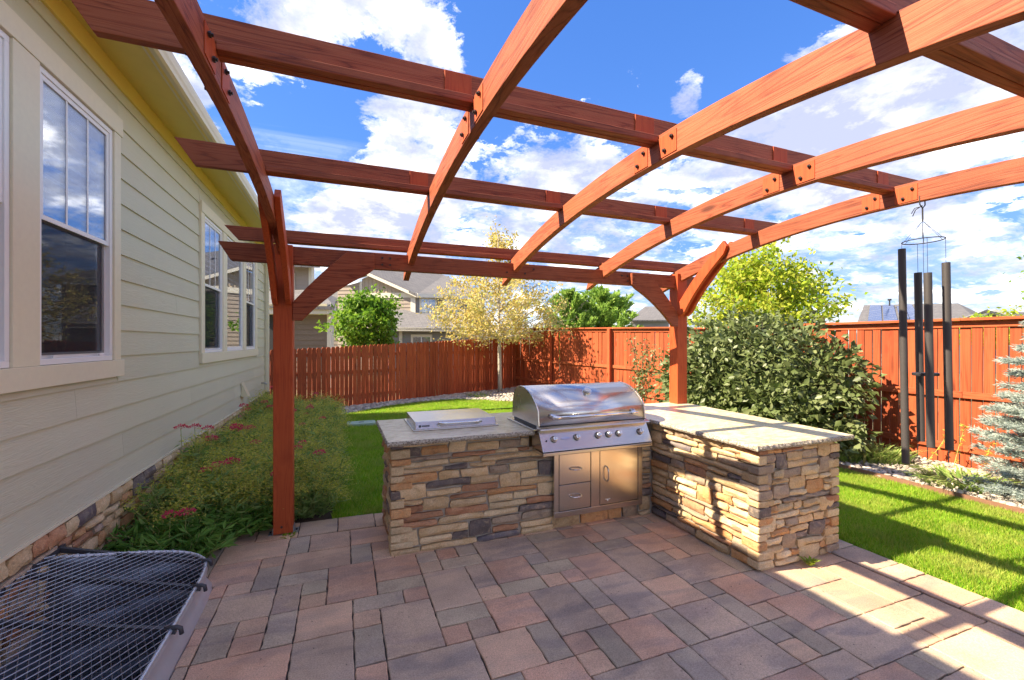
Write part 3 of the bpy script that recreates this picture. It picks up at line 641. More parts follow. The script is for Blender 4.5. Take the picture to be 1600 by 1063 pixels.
for (X0,X1) in ((-.55,-.402),(3.72,3.868)):
    for y0 in (YF,YN):
        base=gz(X0)
        p=pbox('post',X0,X1,y0,y0+.14,base+.012,2.455,axis='z',bevel=.006)
        for s_ in (-1,1):
            bx=(X0+X1)/2+s_*.078; g=G(); w0,w1=(bx,bx+.004*s_) if s_>0 else (bx-.004,bx)
            g.box(bx-.003-po.x,bx+.003-po.x,y0+.02-po.y,y0+.12-po.y,base+.001,base+.055)
            f0,f1=sorted((bx,bx+s_*.035)); g.box(f0-po.x,f1-po.x,y0+.02-po.y,y0+.12-po.y,base+.0005,base+.006)
            br_=g.obj('base_bracket',M['steelplate'],pg)
            G().tube([(bx+s_*.02-po.x,y0+.07-po.y,base+.005),(bx+s_*.02-po.x,y0+.07-po.y,base+.016)],.009,6).obj('anchor_bolt',M['bolt'],br_)
        G().tube([((X0+X1)/2-.01-po.x,y0-.006-po.y,base+.07),((X0+X1)/2-.01-po.x,y0+.002-po.y,base+.07)],.010,8).obj('bolt',M['bolt'],pg)
for y0,sgn in ((YF+.035,1),(YN+.035,1)):
    poly=[(-.86,hz(-.9)),(4.13,hz(4.1)),(4.22,hz(4.1)+.15),(-.95,hz(-.9)+.15)]
    cx=1.63; cz=2.37
    G().prism([(a-cx,b-cz) for a,b in poly],'y',-.035,.035).obj('header_beam',M['stain'],pg,Vector((cx,y0+.035,cz))-po,bevel=.004)
# arched rafters; built along local x
AP,K=2.63,.066; TH=.145
def arch(y): return AP-K*(y-2.07)**2
def rafter(xc,w=.05):
    V=[];F=[];n=34; y0,y1=2.07-2.39,2.07+2.39
    for i in range(n+1):
        y=y0+(y1-y0)*i/n; u=y-2.07; sl_=-2*K*u; nn=Vector((-sl_,1)).normalized()
        z=arch(y); top=(u+nn.x*TH,z+nn.y*TH)
        if i in (0,n): top=(u-(.07 if i==n else -.07)+0*nn.x,z+TH*.98)
        for sx in (-1,1): V.append((u,sx*w/2,z)); V.append((top[0],sx*w/2,top[1]))
    for i in range(n):
        a=i*4;b=a+4
        F+=[(a,b,b+1,a+1),(a+2,a+3,b+3,b+2),(a,a+2,b+2,b),(a+1,b+1,b+3,a+3)]
    F+=[(0,1,3,2),(n*4,n*4+2,n*4+3,n*4+1)]
    g=G(); g.add(V,F); return g.obj('rafter',M['stain'],pg,Vector((xc,2.07,0))-po,(0,0,R(90)),bevel=.003)
for x in RX: rafter(x,.055)
PUR=[(-.08,2.495,.115),(.88,2.655,.15),(1.98,2.735,.155),(3.10,2.69,.150),(4.24,2.497,.115)]
for y,zb,h in PUR:
    cx=1.63; ov=[(-.83,zb),(4.10,zb),(4.20,zb+h),(-.93,zb+h)]
    G().prism([(a-cx,b-zb) for a,b in ov],'y',-.02,.02).obj('purlin',M['stain'],pg,Vector((cx,y,zb))-po,bevel=.003)
    for i in range(4):
        a,b=RX[i]+.028,RX[i+1]-.028
        pbox('ledger_strip',a+.001,b-.001,y-.062,y-.0205,zb+.002,zb+.04)
        # short cover block at the right end of each bay
        if y<4: pbox('splice_block',b-.13,b-.001,y-.0275,y-.0205,zb+.043,zb+h-.004,M['stain_post'])
for x in RX:
    for y in (PUR[2][0],):
        for a,b in ((y-.20,y-.065),(y+.03,y+.15)):
            z0=max(arch(a),arch(b))+.008
            for sx in (-1,1):
                xa=x+sx*.0278; pl_=pbox('splice_plate',*(sorted((xa,xa+sx*.004))),a,b,z0,z0+.115,M['stain_post'],axis='z',bevel=.001)
                for (by,bz) in ((a+.03,z0+.085),(a+.085,z0+.03)):
                    G().tube([(xa+sx*.007-po.x,by-po.y,bz),(xa+sx*.015-po.x,by-po.y,bz)],.011,6).obj('bolt',M['bolt'],pg)
                    G().tube([(xa+sx*.015-po.x,by-po.y,bz),(xa+sx*.022-po.x,by-po.y,bz)],.006,6).obj('bolt_tip',M['bolt'],pg)
# knee braces
def bez(p0,p1,p2,n=10): return [tuple((1-t)**2*a+2*t*(1-t)*b+t*t*c for a,b,c in zip(p0,p1,p2)) for t in [i/n for i in range(n+1)]]
for side,X in ((1,-.402),(-1,3.72)):
    for y0 in (YF,YN):
        low=bez((.07,1.815),(.30,2.08),(.60,2.24),8)
        poly=[(0,1.86),(.0,1.815)]+low+[(.66,2.29),(.66,2.42),(.43,2.43)]+bez((.43,2.43),(.22,2.24),(0.,1.97),4)[1:]
        poly=[(side*a,b) for a,b in poly if True]
        yy=y0+.0 if y0==YF else y0+.105
        o=G().prism([(a,b-2.1) for a,b in poly],'y',-.045,-.001) if y0==YF else G().prism([(a,b-2.1) for a,b in poly],'y',.036,.08)
        o.obj('knee_brace',M['stain'],pg,Vector((X,y0+.035,2.1))-po,bevel=.004)
for X in (RX[0],RX[4]):
    for y0,sg in ((YF,-1),(YN+.14,1)):
        for sx in (-1,1):
            poly=[(0,1.96),(-.035,1.94)]+bez((-.10,1.985),(-.30,2.28),(-.66,2.56),8)+[(-.70,2.64),(-.655,2.705)]+bez((-.55,2.62),(-.25,2.39),(0,2.09),5)
            poly=[(a*(-sg),b) for a,b in poly]
            xa,xb=sorted((sx*.0285,sx*.070))
            G().prism([(a,b-2.3) for a,b in poly],'x',xa,xb).obj('curved_brace',M['stain_post'],pg,Vector((X,y0,2.3))-po,bevel=.004)
for bx,bz in [(.33,.045),(.40,.045),(.33,.105),(.40,.105),(1.55,.05),(1.66,.10),(1.75,.05),(1.85,.10),(2.95,.10),(3.03,.10),(3.03,.045),(2.72,.12)]:
    z=hz(bx)+bz; G().tube([(bx-po.x,YF+.027-po.y,z),(bx-po.x,YF+.034-po.y,z)],.010,6).obj('bolt',M['bolt'],pg)

# ------------------------------------------------------------ house
WX=-1.6
hs=thing('house','single-storey house with greenish-beige lap siding, yellow soffit and stone base','house',(WX,4,0))
hO=Vector((WX,4,0)); YH0,YH1=-3.0,10.66
def hb(name,m,x0,x1,y0,y1,z0,z1,bevel=0,par=None):
    c=Vector(((x0+x1)/2,(y0+y1)/2,(z0+z1)/2)); dx,dy,dz=(x1-x0)/2,(y1-y0)/2,(z1-z0)/2
    return G().box(-dx,dx,-dy,dy,-dz,dz).obj(name,m,par or hs,c-hO if not par else c-hO-par.location,bevel=bevel)
WIN=[]  # trim outer extents (y0,y1,z0,z1)
WZ0,WZ1=1.375,3.325
WIN=[(.75,4.13,WZ0,WZ1),(6.12,9.70,WZ0,WZ1)]
# wall core with window openings
OPEN=[(1.95,2.98),(3.195,4.03),(6.26,7.12),(7.34,8.42),(8.66,9.50)]
g=G(); ys=[YH0]; 
cur=YH0
for a,b in OPEN:
    g.box(-.25,-.03,cur-4,a-4,-.2,3.75); g.box(-.25,-.03,a-4,b-4,-.2,1.50); g.box(-.25,-.03,a-4,b-4,3.19,3.75); cur=b
g.box(-.25,-.03,cur-4,YH1-.02-4,-.2,3.75); g.obj('wall_core',M['mortar'],hs)
hb('unlit_room_backing',M['dark'],WX-1.1,WX-1.0,YH0,YH1,-.2,3.7)  # dark backing plane, the unlit room painted into its colour
hb('side_wall',M['taupe'],WX-9,WX-.26,YH1-.2,YH1-.02,-.2,3.7)
hb('near_side_wall',M['siding'],WX-9,WX-.26,YH0,YH0+.2,-.2,3.7)
hb('back_wall',M['siding'],WX-9.2,WX-9,YH0,YH1,-.2,3.7)
# lap siding boards
z=.55-.1955; k=0; rr=random.Random(8); E_=.1955
zz0=.55
while zz0<3.56:
    z0,z1=zz0,min(zz0+E_+.02,3.60)
    cuts=[(YH0,YH1)]
    for a,b,c,d in WIN:
        new=[]
        for p,q in cuts:
            if z1-.02>c and z0<d:
                if p<a: new.append((p,min(q,a)))
                if q>b: new.append((max(p,b),q))
            else: new.append((p,q))
        cuts=new
    segs=[(p,q,z0,z1) for p,q in cuts]
    for a,b,c,d in WIN:
        if z0<d<z1-.02: segs.append((a+.002,b+.022,d+.001,z1))
        if z0<c<z1-.02: segs.append((a+.002,b+.032,z0,c-.001))
    for p,q,z0,z1 in segs:
        u=p; first=True
        while u<q-.01:
            l=3.66 if not first else rr.uniform(1.2,3.66); first=False
            if q-(u+l)<.5: l=q-u
            v=u+l; c=(u+v)/2; h=z1-z0
            V=[(0,u-c+.001,0),(.0,v-c-.001,0),(-.014,v-c-.001,h),(-.014,u-c+.001,h),(-.016,u-c+.001,0),(-.016,v-c-.001,0)]
            # profile: butt projects 14 mm, leans back to the wall at the top
            G().add(V,[(0,1,2,3),(4,5,1,0),(0,3,4),(1,5,2),(3,2,5,4)]).obj('siding_board',M['siding'],hs,Vector((WX+.004,c,z0))-hO)
            u=v
    zz0+=E_
hb('frieze_board',M['soffit'],WX-.03,WX+.012,YH0,YH1,3.575,3.70,.002)
hb('corner_trim',M['trim'],WX-.06,WX+.018,YH1-.02,YH1+.07,.52,3.62,.003)
hb('base_flashing',M['trim'],WX-.03,WX+.012,YH0,YH1,.530,.5495)
# windows
def window(y0,y1,kind):
    zB,zT=1.50,3.19; zm=2.33
    c=Vector((WX,(y0+y1)/2,zB)); w_=thing_part=link('window',None,hs,c-hO)
    def wb(name,m,xa,xb,ya,yb,za,zb,bev=.002,par=None): 
        return G().box(xa,xb,ya-c.y,yb-c.y,za-zB,zb-zB).obj(name,m,par or w_,bevel=bev)
    t_=.035
    f=G()
    for a,b,p,q in ((y0,y1,zB,zB+t_),(y0,y1,zT-t_,zT),(y0,y0+t_,zB+t_,zT-t_),(y1-t_,y1,zB+t_,zT-t_)): f.box(-.05,.012,a-c.y,b-c.y,p-zB,q-zB)
    f.obj('frame',M['vinyl'],w_,bevel=.003)
    def sash(za,zb,x,s=.03,name='sash'):
        g=G()
        for a,b,p,q in ((y0+t_,y1-t_,za,za+s),(y0+t_,y1-t_,zb-s,zb),(y0+t_,y0+t_+s,za+s,zb-s),(y1-t_-s,y1-t_,za+s,zb-s)): g.box(x-.02,x,a-c.y,b-c.y,p-zB,q-zB)
        g.obj(name,M['vinyl'],w_,bevel=.002)
        wb('pane',M['glass'],x-.012,x-.008,y0+t_+s,y1-t_-s,za+s,zb-s,0)
    if kind=='hung':
        sash(zm,zT-t_,.004); sash(zB+t_,zm+.03,-.018,.034)
        wb('insect_screen',M['screen'],-.003,-.002,y0+t_,y1-t_-.05,zB+t_+.02,zm,0)
        for j in (1,2):
            yy=y0+t_+.03+(y1-y0-2*t_-.06)*j/3; wb('grille_bar',M['vinyl'],-.0035,-.0005,yy-.008,yy+.008,zm+.03,zT-t_-.03,0)
        for j in (0,1):
            yy=y0+.16 if j==0 else y1-.16; wb('sash_latch',M['vinyl'],.002,.012,yy-.02,yy+.02,zB+t_+.001,zB+t_+.016)
    else: sash(zB+t_,zT-t_,.0)
    # blinds behind the glass
    s_=G(); z=zT-.06
    while z>zm+.05:
        s_.add([(-.045,y0+.05-c.y,z-zB),(-.045,y1-.05-c.y,z-zB),(-.085,y1-.05-c.y,z+.045-zB),(-.085,y0+.05-c.y,z+.045-zB)],[(0,1,2,3)]); z-=.075
    b=s_.obj('blind',M['blind'],w_); b.modifiers.new('s','SOLIDIFY').thickness=.003
for i,(a,b) in enumerate(OPEN): window(a,b,'fixed' if i==3 else 'hung')
def tr(y0,y1,z0,z1,x=.024,nm='window_trim'): hb(nm,M['trim'],WX-.028,WX+x,y0,y1,z0,z1,.003)
for y0,y1,ins in ((.75,4.13,[(.75,1.948),(2.982,3.193),(4.032,4.13)]),(6.12,9.70,[(6.12,6.258),(7.122,7.338),(8.422,8.658),(9.502,9.70)])):
    tr(y0,y1+.02,3.192,WZ1,.030); tr(y0,y1+.03,WZ0,1.498,.034,'window_sill')
    for a,b in ins: tr(a,b,1.4985,3.1915)
# stone base
stone_wall(hs,Vector((WX-.02,4.2,-.02))-hO,(0,1,0),(1,0,0),10.6-4.2,.545,21,minh=.07,maxh=.12,minl=.16,maxl=.36)
stone_wall(hs,Vector((WX-.02,1.2,-.02))-hO,(0,1,0),(1,0,0),4.2-1.2,.545,22,minh=.055,maxh=.10,minl=.12,maxl=.30)
# eave: soffit, fascia, gutter, roof
g=G().add([(WX-.02-WX,YH0-.3-4,3.705),(-1.262-WX,YH0-.3-4,3.622),(-1.262-WX,YH1+.35-4,3.622),(WX-.02-WX,YH1+.35-4,3.705),
           (WX-.02-WX,YH0-.3-4,3.72),(-1.262-WX,YH0-.3-4,3.64),(-1.262-WX,YH1+.35-4,3.64),(WX-.02-WX,YH1+.35-4,3.72)],[(0,1,2,3),(4,7,6,5),(0,4,5,1),(1,5,6,2),(2,6,7,3),(3,7,4,0)])
g.obj('soffit',M['soffit'],hs)
hb('fascia',M['gutter'],-1.262,-1.245,YH0-.3,YH1+.35,3.612,3.735,.002)
hb('gutter_hanger_board',M['soffit'],-1.2449,-1.222,YH0-.3,YH1+.35,3.606,3.70,.002)
gp=[(-1.222,3.71),(-1.222,3.605),(-1.19,3.600),(-1.172,3.612),(-1.166,3.64),(-1.158,3.66),(-1.152,3.70),(-1.152,3.722),(-1.163,3.722),(-1.163,3.705),(-1.177,3.66),(-1.185,3.62),(-1.212,3.615),(-1.214,3.71)]
G().prism([(a-WX,b) for a,b in gp],'y',YH0-.3-4,YH1+.35-4).obj('gutter',M['gutter'],hs)
g=G().add([(-1.20-WX,YH0-.4-4,3.745),(-1.20-WX,YH1+.4-4,3.745),(-6.2-WX,YH1+.4-4,5.35),(-6.2-WX,YH0-.4-4,5.35),(-11.2-WX,YH0-.4-4,3.745),(-11.2-WX,YH1+.4-4,3.745)],[(0,1,2,3),(3,2,5,4)])
ro=g.obj('roof',M['roof'],hs); ro.modifiers.new('s','SOLIDIFY').thickness=.03
# downspout, vent hood, hose tap
ds=G(); ds.box(WX+.02-WX,WX+.085-WX,YH1-.035-4,YH1+.045-4,.55,3.6); ds.obj('downspout',M['trim'],hs,bevel=.006)
G().tube([(.055,YH1+.005-4,.56),(.055,YH1+.005-4,.18),(.10,YH1-.06-4,.06),(.3,YH1-.2-4,.03)],.05,10).obj('drain_hose',M['blackmetal'],hs,smooth=True)
G().add([(.004,8.35-4,.72),(.004,8.57-4,.72),(.004,8.57-4,.95),(.004,8.35-4,.95),(.10,8.37-4,.715),(.10,8.55-4,.715)],[(0,1,2,3),(0,4,5,1),(3,2,5,4),(0,3,4),(1,5,2)]).obj('vent_hood',M['gutter'],hs)
hbx=G().tube([(0,10.25-4,.78),(.07,10.25-4,.78),(.10,10.25-4,.75)],.012,8); hbx.obj('hose_tap',M['steelplate'],hs,smooth=True)

# ------------------------------------------------------------ window well with grate
ww=thing('window_well','galvanized steel window well covered by a black expanded-metal grate','window well',(-1.2,2.4,0))
wo_=Vector((-1.2,2.4,0))
def offs(pts,d):
    out=[]
    for i,p in enumerate(pts):
        a=Vector(pts[max(i-1,0)]); b=Vector(pts[min(i+1,len(pts)-1)]); t_=(b-a).normalized(); out.append((p[0]+t_.y*-d*-1*1,p[1]-t_.x*d*1) if False else (p[0]-t_.y*d,p[1]+t_.x*d))
    return out
# well wall with corrugations
V=[];F=[]; zs=[];nn=len(WELL)
rows=34
for r in range(rows+1):
    f=r/rows
    for i,(x,y) in enumerate(WELL):
        top=wz(x)-.012; z=top+(-1.05-top)*f
        a=Vector(WELL[max(i-1,0)]); b=Vector(WELL[min(i+1,nn-1)]); t_=(b-a).normalized(); nrm2=Vector((-t_.y,t_.x))
        if nrm2.dot(Vector((x+1.3,y-2.35)))<0: nrm2=-nrm2
        off=.018-.022*math.cos((z+1.05)/.19*2*math.pi) if f>0.02 else .0
        V.append((x+nrm2.x*off-wo_.x,y+nrm2.y*off-wo_.y,z))
for r in range(rows):
    for i in range(nn-1): F.append((r*nn+i,r*nn+i+1,(r+1)*nn+i+1,(r+1)*nn+i))
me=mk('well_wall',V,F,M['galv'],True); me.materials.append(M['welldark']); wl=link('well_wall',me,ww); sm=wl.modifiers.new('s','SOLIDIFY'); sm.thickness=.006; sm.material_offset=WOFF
g=G(); 
rimp=[(x-wo_.x,y-wo_.y,wz(x)-.008) for x,y in WELL]
g.tube(rimp,.011,8); g.obj('rim',M['galv'],ww,smooth=True)
G().box(-.45,.42,-1.35,1.25,-1.12,-1.06).obj('well_floor',M['gravelbed'],ww)
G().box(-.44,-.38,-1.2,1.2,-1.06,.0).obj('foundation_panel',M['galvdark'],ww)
# grate strands
def inside(x,y):
    c=False; P=WELL; n=len(P); j=n-1
    for i in range(n):
        if (P[i][1]>y)!=(P[j][1]>y) and x<(P[j][0]-P[i][0])*(y-P[i][1])/(P[j][1]-P[i][1])+P[i][0]: c=not c
        j=i
    return c and x>-1.585
ms=G(); ang=24
for sg in (-1,1):
    d=Vector((math.sin(R(ang))*sg,math.cos(R(ang)))); nv=Vector((d.y,-d.x)); c0=Vector((-1.2,2.35))
    for k in range(-51,52):
        p0=c0+nv*k*.031; run=None; t_=-1.6
        while t_<=1.62:
            q=p0+d*t_; ok=inside(q.x,q.y)
            if ok and run is None: run=t_
            if (not ok or t_>1.6) and run is not None:
                a=p0+d*run; b=p0+d*t_
                if (b-a).length>.03:
                    h=.0015*sg; wv=nv*.0019
                    za,zb=wz(a.x)+.004+h,wz(b.x)+.004+h
                    ms.add([(a.x-wv.x-wo_.x,a.y-wv.y-wo_.y,za-.002),(a.x+wv.x-wo_.x,a.y+wv.y-wo_.y,za-.002),(a.x-wo_.x,a.y-wo_.y,za+.0015),
                            (b.x-wv.x-wo_.x,b.y-wv.y-wo_.y,zb-.002),(b.x+wv.x-wo_.x,b.y+wv.y-wo_.y,zb-.002),(b.x-wo_.x,b.y-wo_.y,zb+.0015)],[(0,1,4,3),(1,2,5,4),(2,0,3,5),(0,2,1),(3,4,5)])
                run=None
            t_+=.012
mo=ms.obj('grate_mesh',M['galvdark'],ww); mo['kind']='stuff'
for y in (3.40,3.09,2.68,2.27,1.86,1.5):
    xe=-.80 if y<3.3 else -.845
    a=(-1.59,y);b=(xe,y)
    G().add([(a[0]-wo_.x,y-.012-wo_.y,wz(a[0])-.028),(a[0]-wo_.x,y+.012-wo_.y,wz(a[0])-.028),(a[0]-wo_.x,y+.012-wo_.y,wz(a[0])),(a[0]-wo_.x,y-.012-wo_.y,wz(a[0])),
             (b[0]-wo_.x,y-.012-wo_.y,wz(b[0])-.022),(b[0]-wo_.x,y+.012-wo_.y,wz(b[0])-.022),(b[0]-wo_.x,y+.012-wo_.y,wz(b[0])+.003),(b[0]-wo_.x,y-.012-wo_.y,wz(b[0])+.003)],
            [(0,1,2,3),(4,7,6,5),(0,4,5,1),(1,5,6,2),(2,6,7,3),(3,7,4,0)]).obj('support_bar',M['grate'],ww)
    G().tube([(xe-.05-wo_.x,y-wo_.y,wz(xe)+.012),(xe+.0-wo_.x,y-wo_.y,wz(xe)+.010),(xe+.02-wo_.x,y-wo_.y,wz(xe)+.0),(xe+.024-wo_.x,y-wo_.y,wz(xe)-.03)],.011,8).obj('clip',M['grate'],ww,smooth=True)
G().box(-.41,-.385,-1.1,1.05,wz(-1.59)-.03,wz(-1.59)).obj('support_bar',M['grate'],ww)

# ------------------------------------------------------------ fences
def fence(name,label,A,B,zb0,zb1,zt0,zt1,pitch,dog,seed,facing,posts=(),cap=False,rails=(.3,.95,1.5),railside=1):
    """pickets from A to B; facing = unit normal to our side"""
    A=Vector(A);B=Vector(B); L_=(B-A).length; d=(B-A)/L_; ang=math.atan2(d.y,d.x); rr=random.Random(seed)
    f=thing(name,label,'fence',(A.x,A.y,0),(0,0,ang)); n=int(L_/pitch); fs=1 if Vector((-d.y,d.x)).dot(Vector(facing))>0 else -1
    vis=(0.,-.0) 
    var=[]
    for k in range(5):
        w_=pitch-.010-(.004 if k%2 else 0); h=1.0
        if dog: poly=[(-w_/2,0),(w_/2,0),(w_/2,.972),(w_/2-.022,1),(-w_/2+.022,1),(-w_/2,.972)]
        else: poly=[(-w_/2,0),(w_/2,0),(w_/2,1),(-w_/2,1)]
        g=G().prism(poly,'y',-.009,.009); me=mk('picket',g.v,g.f,M['picket']); var.append(me)
    for i in range(n):
        s_=(i+.5)*pitch; t_=s_/L_; zb=zb0+(zb1-zb0)*t_+rr.uniform(-.006,.006); zt=zt0+(zt1-zt0)*t_+rr.uniform(-.008,.008)
        p=link('picket',rr.choice(var),f,(s_+rr.uniform(-.002,.002),rr.uniform(-.002,.002),zb),(rr.uniform(-.006,.006),rr.uniform(-.004,.004),rr.uniform(-.02,.02))); p.scale=(1,1,zt-zb)
    ry=railside*fs*.031
    for r_ in rails:
        u=0.
        while u<L_-.1:
            v=min(L_,u+2.44); za=r_+zb0+(zb1-zb0)*u/L_; zc=r_+zb0+(zb1-zb0)*v/L_
            c=(u+v)/2; a=math.atan2(zc-za,v-u)
            G().box(-(v-u)/2+.002,(v-u)/2-.002,-.019,.019,-.043,.043).obj('rail',M['rail'],f,(c,ry,(za+zc)/2),(0,-a,0),bevel=.003); u=v
    for s_ in posts:
        zt=zt0+(zt1-zt0)*s_/L_
        ph=zt+(.10 if s_ in posts[:1] and cap else .0)
        po2=G().box(-.045,.045,-.045,.045,-.1,ph).obj('fence_post',M['picket'],f,(s_,fs*railside*.098,0),bevel=.004)
    if cap:
        u=0.
        while u<L_-.1:
            v=min(L_,u+2.44); c=(u+v)/2; zz=zt0+(zt1-zt0)*c/L_; a=math.atan2((zt1-zt0),L_)
            G().box(-(v-u)/2+.001,(v-u)/2-.001,-.07,.07,-.0,.036).obj('cap_board',M['rail'],f,(c,fs*.03,zz+.002),(0,-a,0),bevel=.003)
            G().box(-(v-u)/2+.001,(v-u)/2-.001,-.009,.009,-.085,-.001).obj('top_trim',M['rail'],f,(c,fs*.0215,zz),(0,-a,0),bevel=.002); u=v
    return f
Bc=(5.80,14.40); Cc=(7.65,8.0)
fence('picket_fence','dog-eared red picket fence behind the lawn beside the neighbour house',(-1.62,10.75),(5.93,14.465),.03,.0,1.45,1.83,.1135,True,31,(0,-1),rails=(.25,.85,1.30),railside=-1)
fence('capped_fence','red board fence with cap rail behind the autumn tree and grill',Bc,Cc,.08,-.05,2.10,1.96,.125,False,32,(-1,-.2),posts=(1.9,4.34,6.55),cap=True,rails=(.28,.96))
fence('capped_fence','red board fence with cap rail behind the wind chime and bush',Cc,(7.65,-2.0),-.05,-.05,1.93,1.89,.1125,False,33,(-1,0),posts=(6.9,9.3),cap=True,rails=(.28,.985))

# ------------------------------------------------------------ garden edging, gravel, grass
eg=G(); eg.box(6.185,6.2,-2,10.4,-.10,.0); setp(eg.obj('lawn_edging',M['edging']),'rusty steel edging strip between lawn and gravel by the right fence','edging')
eg=G(); eg.tube([(a,b,-.005) for a,b in zip(_ex,_ey)],.014,6); setp(eg.obj('lawn_edging',M['edging']),'low edging strip between lawn and gravel by the picket fence','edging')
vl=thing('valve_box','pale green plastic valve box lid lying in the lawn','valve box',(.33,9.1,0))
G().prism([(-.24,-.16),(.24,-.16),(.27,-.12),(.27,.12),(.24,.16),(-.24,.16),(-.27,.12),(-.27,-.12)],'z',-.02,.035).obj('lid',simple('valve_green',(.36,.48,.36),.6,8,.05,.1),vl,bevel=.006)
G().box(-.05,.05,-.02,.02,.035,.04).obj('finger_hold',M['blackmetal'],vl)
NR=np.random.default_rng(7)
def rocks(name,pts,smin,smax,label):
    phi=(1+5**.5)/2; ico=np.array([(-1,phi,0),(1,phi,0),(-1,-phi,0),(1,-phi,0),(0,-1,phi),(0,1,phi),(0,-1,-phi),(0,1,-phi),(phi,0,-1),(phi,0,1),(-phi,0,-1),(-phi,0,1)])/1.9
    fc=np.array([(0,11,5),(0,5,1),(0,1,7),(0,7,10),(0,10,11),(1,5,9),(5,11,4),(11,10,2),(10,7,6),(7,1,8),(3,9,4),(3,4,2),(3,2,6),(3,6,8),(3,8,9),(4,9,5),(2,4,11),(6,2,10),(8,6,7),(9,8,1)])
    n=len(pts); s=NR.uniform(smin,smax,(n,1,1))*NR.uniform(.7,1.3,(n,1,3))*np.array([1,1,.6]); a=NR.uniform(0,6.28,n)
    V=ico[None]*s*(1+NR.uniform(-.16,.16,(n,12,1))); c,s_=np.cos(a)[:,None],np.sin(a)[:,None]
    V=np.stack([V[:,:,0]*c-V[:,:,1]*s_,V[:,:,0]*s_+V[:,:,1]*c,V[:,:,2]],-1)+pts[:,None,:]
    F=(fc[None]+12*np.arange(n)[:,None,None]).reshape(-1,3)
    o=link(name,mk_np(name,V,F,M['gravel'],True)); return setp(o,label,'gravel',kind='stuff')
n=9000; P=np.stack([NR.uniform(6.22,7.62,n),.6+NR.random(n)**1.1*6.5,NR.uniform(-.045,.0,n)],1); rocks('river_gravel',P,.018,.042,'white and grey river gravel along the right fence')
n=9000; xs=NR.uniform(-.6,6.9,n); yl=np.interp(xs,[-.6,.05,1.14,2.1,3.0,3.7,4.3,6.,7.],[10.2,10.55,11.5,11.95,12.1,11.6,11.0,10.8,10.7]); yh=10.75+(xs+1.62)*.4919; yh=np.minimum(yh,14.3)
ys_=yl+(yh-yl)*NR.random(n); P=np.stack([xs,ys_,NR.uniform(-.03,.02,n)],1); rocks('rear_river_gravel',P,.03,.06,'pale river gravel along the picket fence around the autumn tree')
def blades(name,P,h,w,m,label,lean=.5,kind='stuff',cat='grass'):
    n=len(P); a=NR.uniform(0,2*np.pi,n); hh=h*NR.uniform(.6,1.25,n); l=NR.uniform(0,lean,n)*hh; b=NR.uniform(0,2*np.pi,n)
    dx,dy=np.cos(a)*w/2,np.sin(a)*w/2
    V=np.empty((n,3,3)); V[:,0]=P-np.stack([dx,dy,0*dx],1); V[:,1]=P+np.stack([dx,dy,0*dx],1); V[:,2]=P+np.stack([np.cos(b)*l,np.sin(b)*l,hh],1)
    F=np.arange(3*n).reshape(n,3); o=link(name,mk_np(name,V,F,m)); return setp(o,label,cat,kind=kind)
n=150000; P=np.stack([NR.uniform(3.955,6.18,n),NR.uniform(.7,6.4,n),np.zeros(n)],1); P[:,2]=-.0125*np.minimum(P[:,0],4)-.016
blades('lawn_grass',P,.042,.007,M['grass'],'short green lawn grass between patio and right fence',.9)
n=210000; yy=4.33+NR.random(n)**1.15*7.8; P=np.stack([-.1+NR.random(n)*np.where(yy<9,5.5,6.2),yy,np.zeros(n)],1); P[:,2]=-.0125*np.clip(P[:,0],-2,4)-.016
P=P[~((P[:,0]>3.95)&(P[:,1]<6.4))]; P=P[~((np.abs(P[:,0]-.33)<.24)&(np.abs(P[:,1]-9.1)<.14))]
P=P[P[:,1]<np.interp(P[:,0],[-.6,.05,1.14,2.1,3.0,3.7,4.3,6.,7.],[10.2,10.55,11.5,11.95,12.1,11.6,11.0,10.8,10.7])]; P[P[:,1]>10.1,2]=-.012
blades('rear_lawn_grass',P,.042,.009,M['grass'],'short green lawn grass behind the outdoor kitchen',.9)

# ------------------------------------------------------------ foliage helpers
def leaf_quads(C,size,up=.3,ratio=.55,fold=.25,dirs=None):
    n=len(C); d=NR.normal(size=(n,3)) if dirs is None else dirs+NR.normal(size=(n,3))*.45; d/=np.linalg.norm(d,axis=1)[:,None]
    r=NR.normal(size=(n,3)); r[:,2]*=(1-up); r-= (r*d).sum(1)[:,None]*d; r/=np.linalg.norm(r,axis=1)[:,None]
    nn=np.cross(d,r); s=size*NR.uniform(.65,1.3,n)[:,None]
    V=np.empty((n,4,3)); V[:,0]=C; V[:,1]=C+d*s*.5+r*s*ratio*.5+nn*s*fold*.4; V[:,2]=C+d*s; V[:,3]=C+d*s*.5-r*s*ratio*.5+nn*s*fold*.4
    F=(np.array([[0,1,2],[0,2,3]])[None]+4*np.arange(n)[:,None,None]).reshape(-1,3); return V.reshape(-1,3),F
def limb_pts(p,q,rr,bend=.12,n=6):
    p=Vector(p);q=Vector(q);L_=(q-p).length; m_=(p+q)/2+Vector((rr.uniform(-1,1),rr.uniform(-1,1),rr.uniform(.2,1)))*bend*L_
    return [p*(1-t)**2+m_*2*t*(1-t)+q*t*t for t in [i/n for i in range(n+1)]]
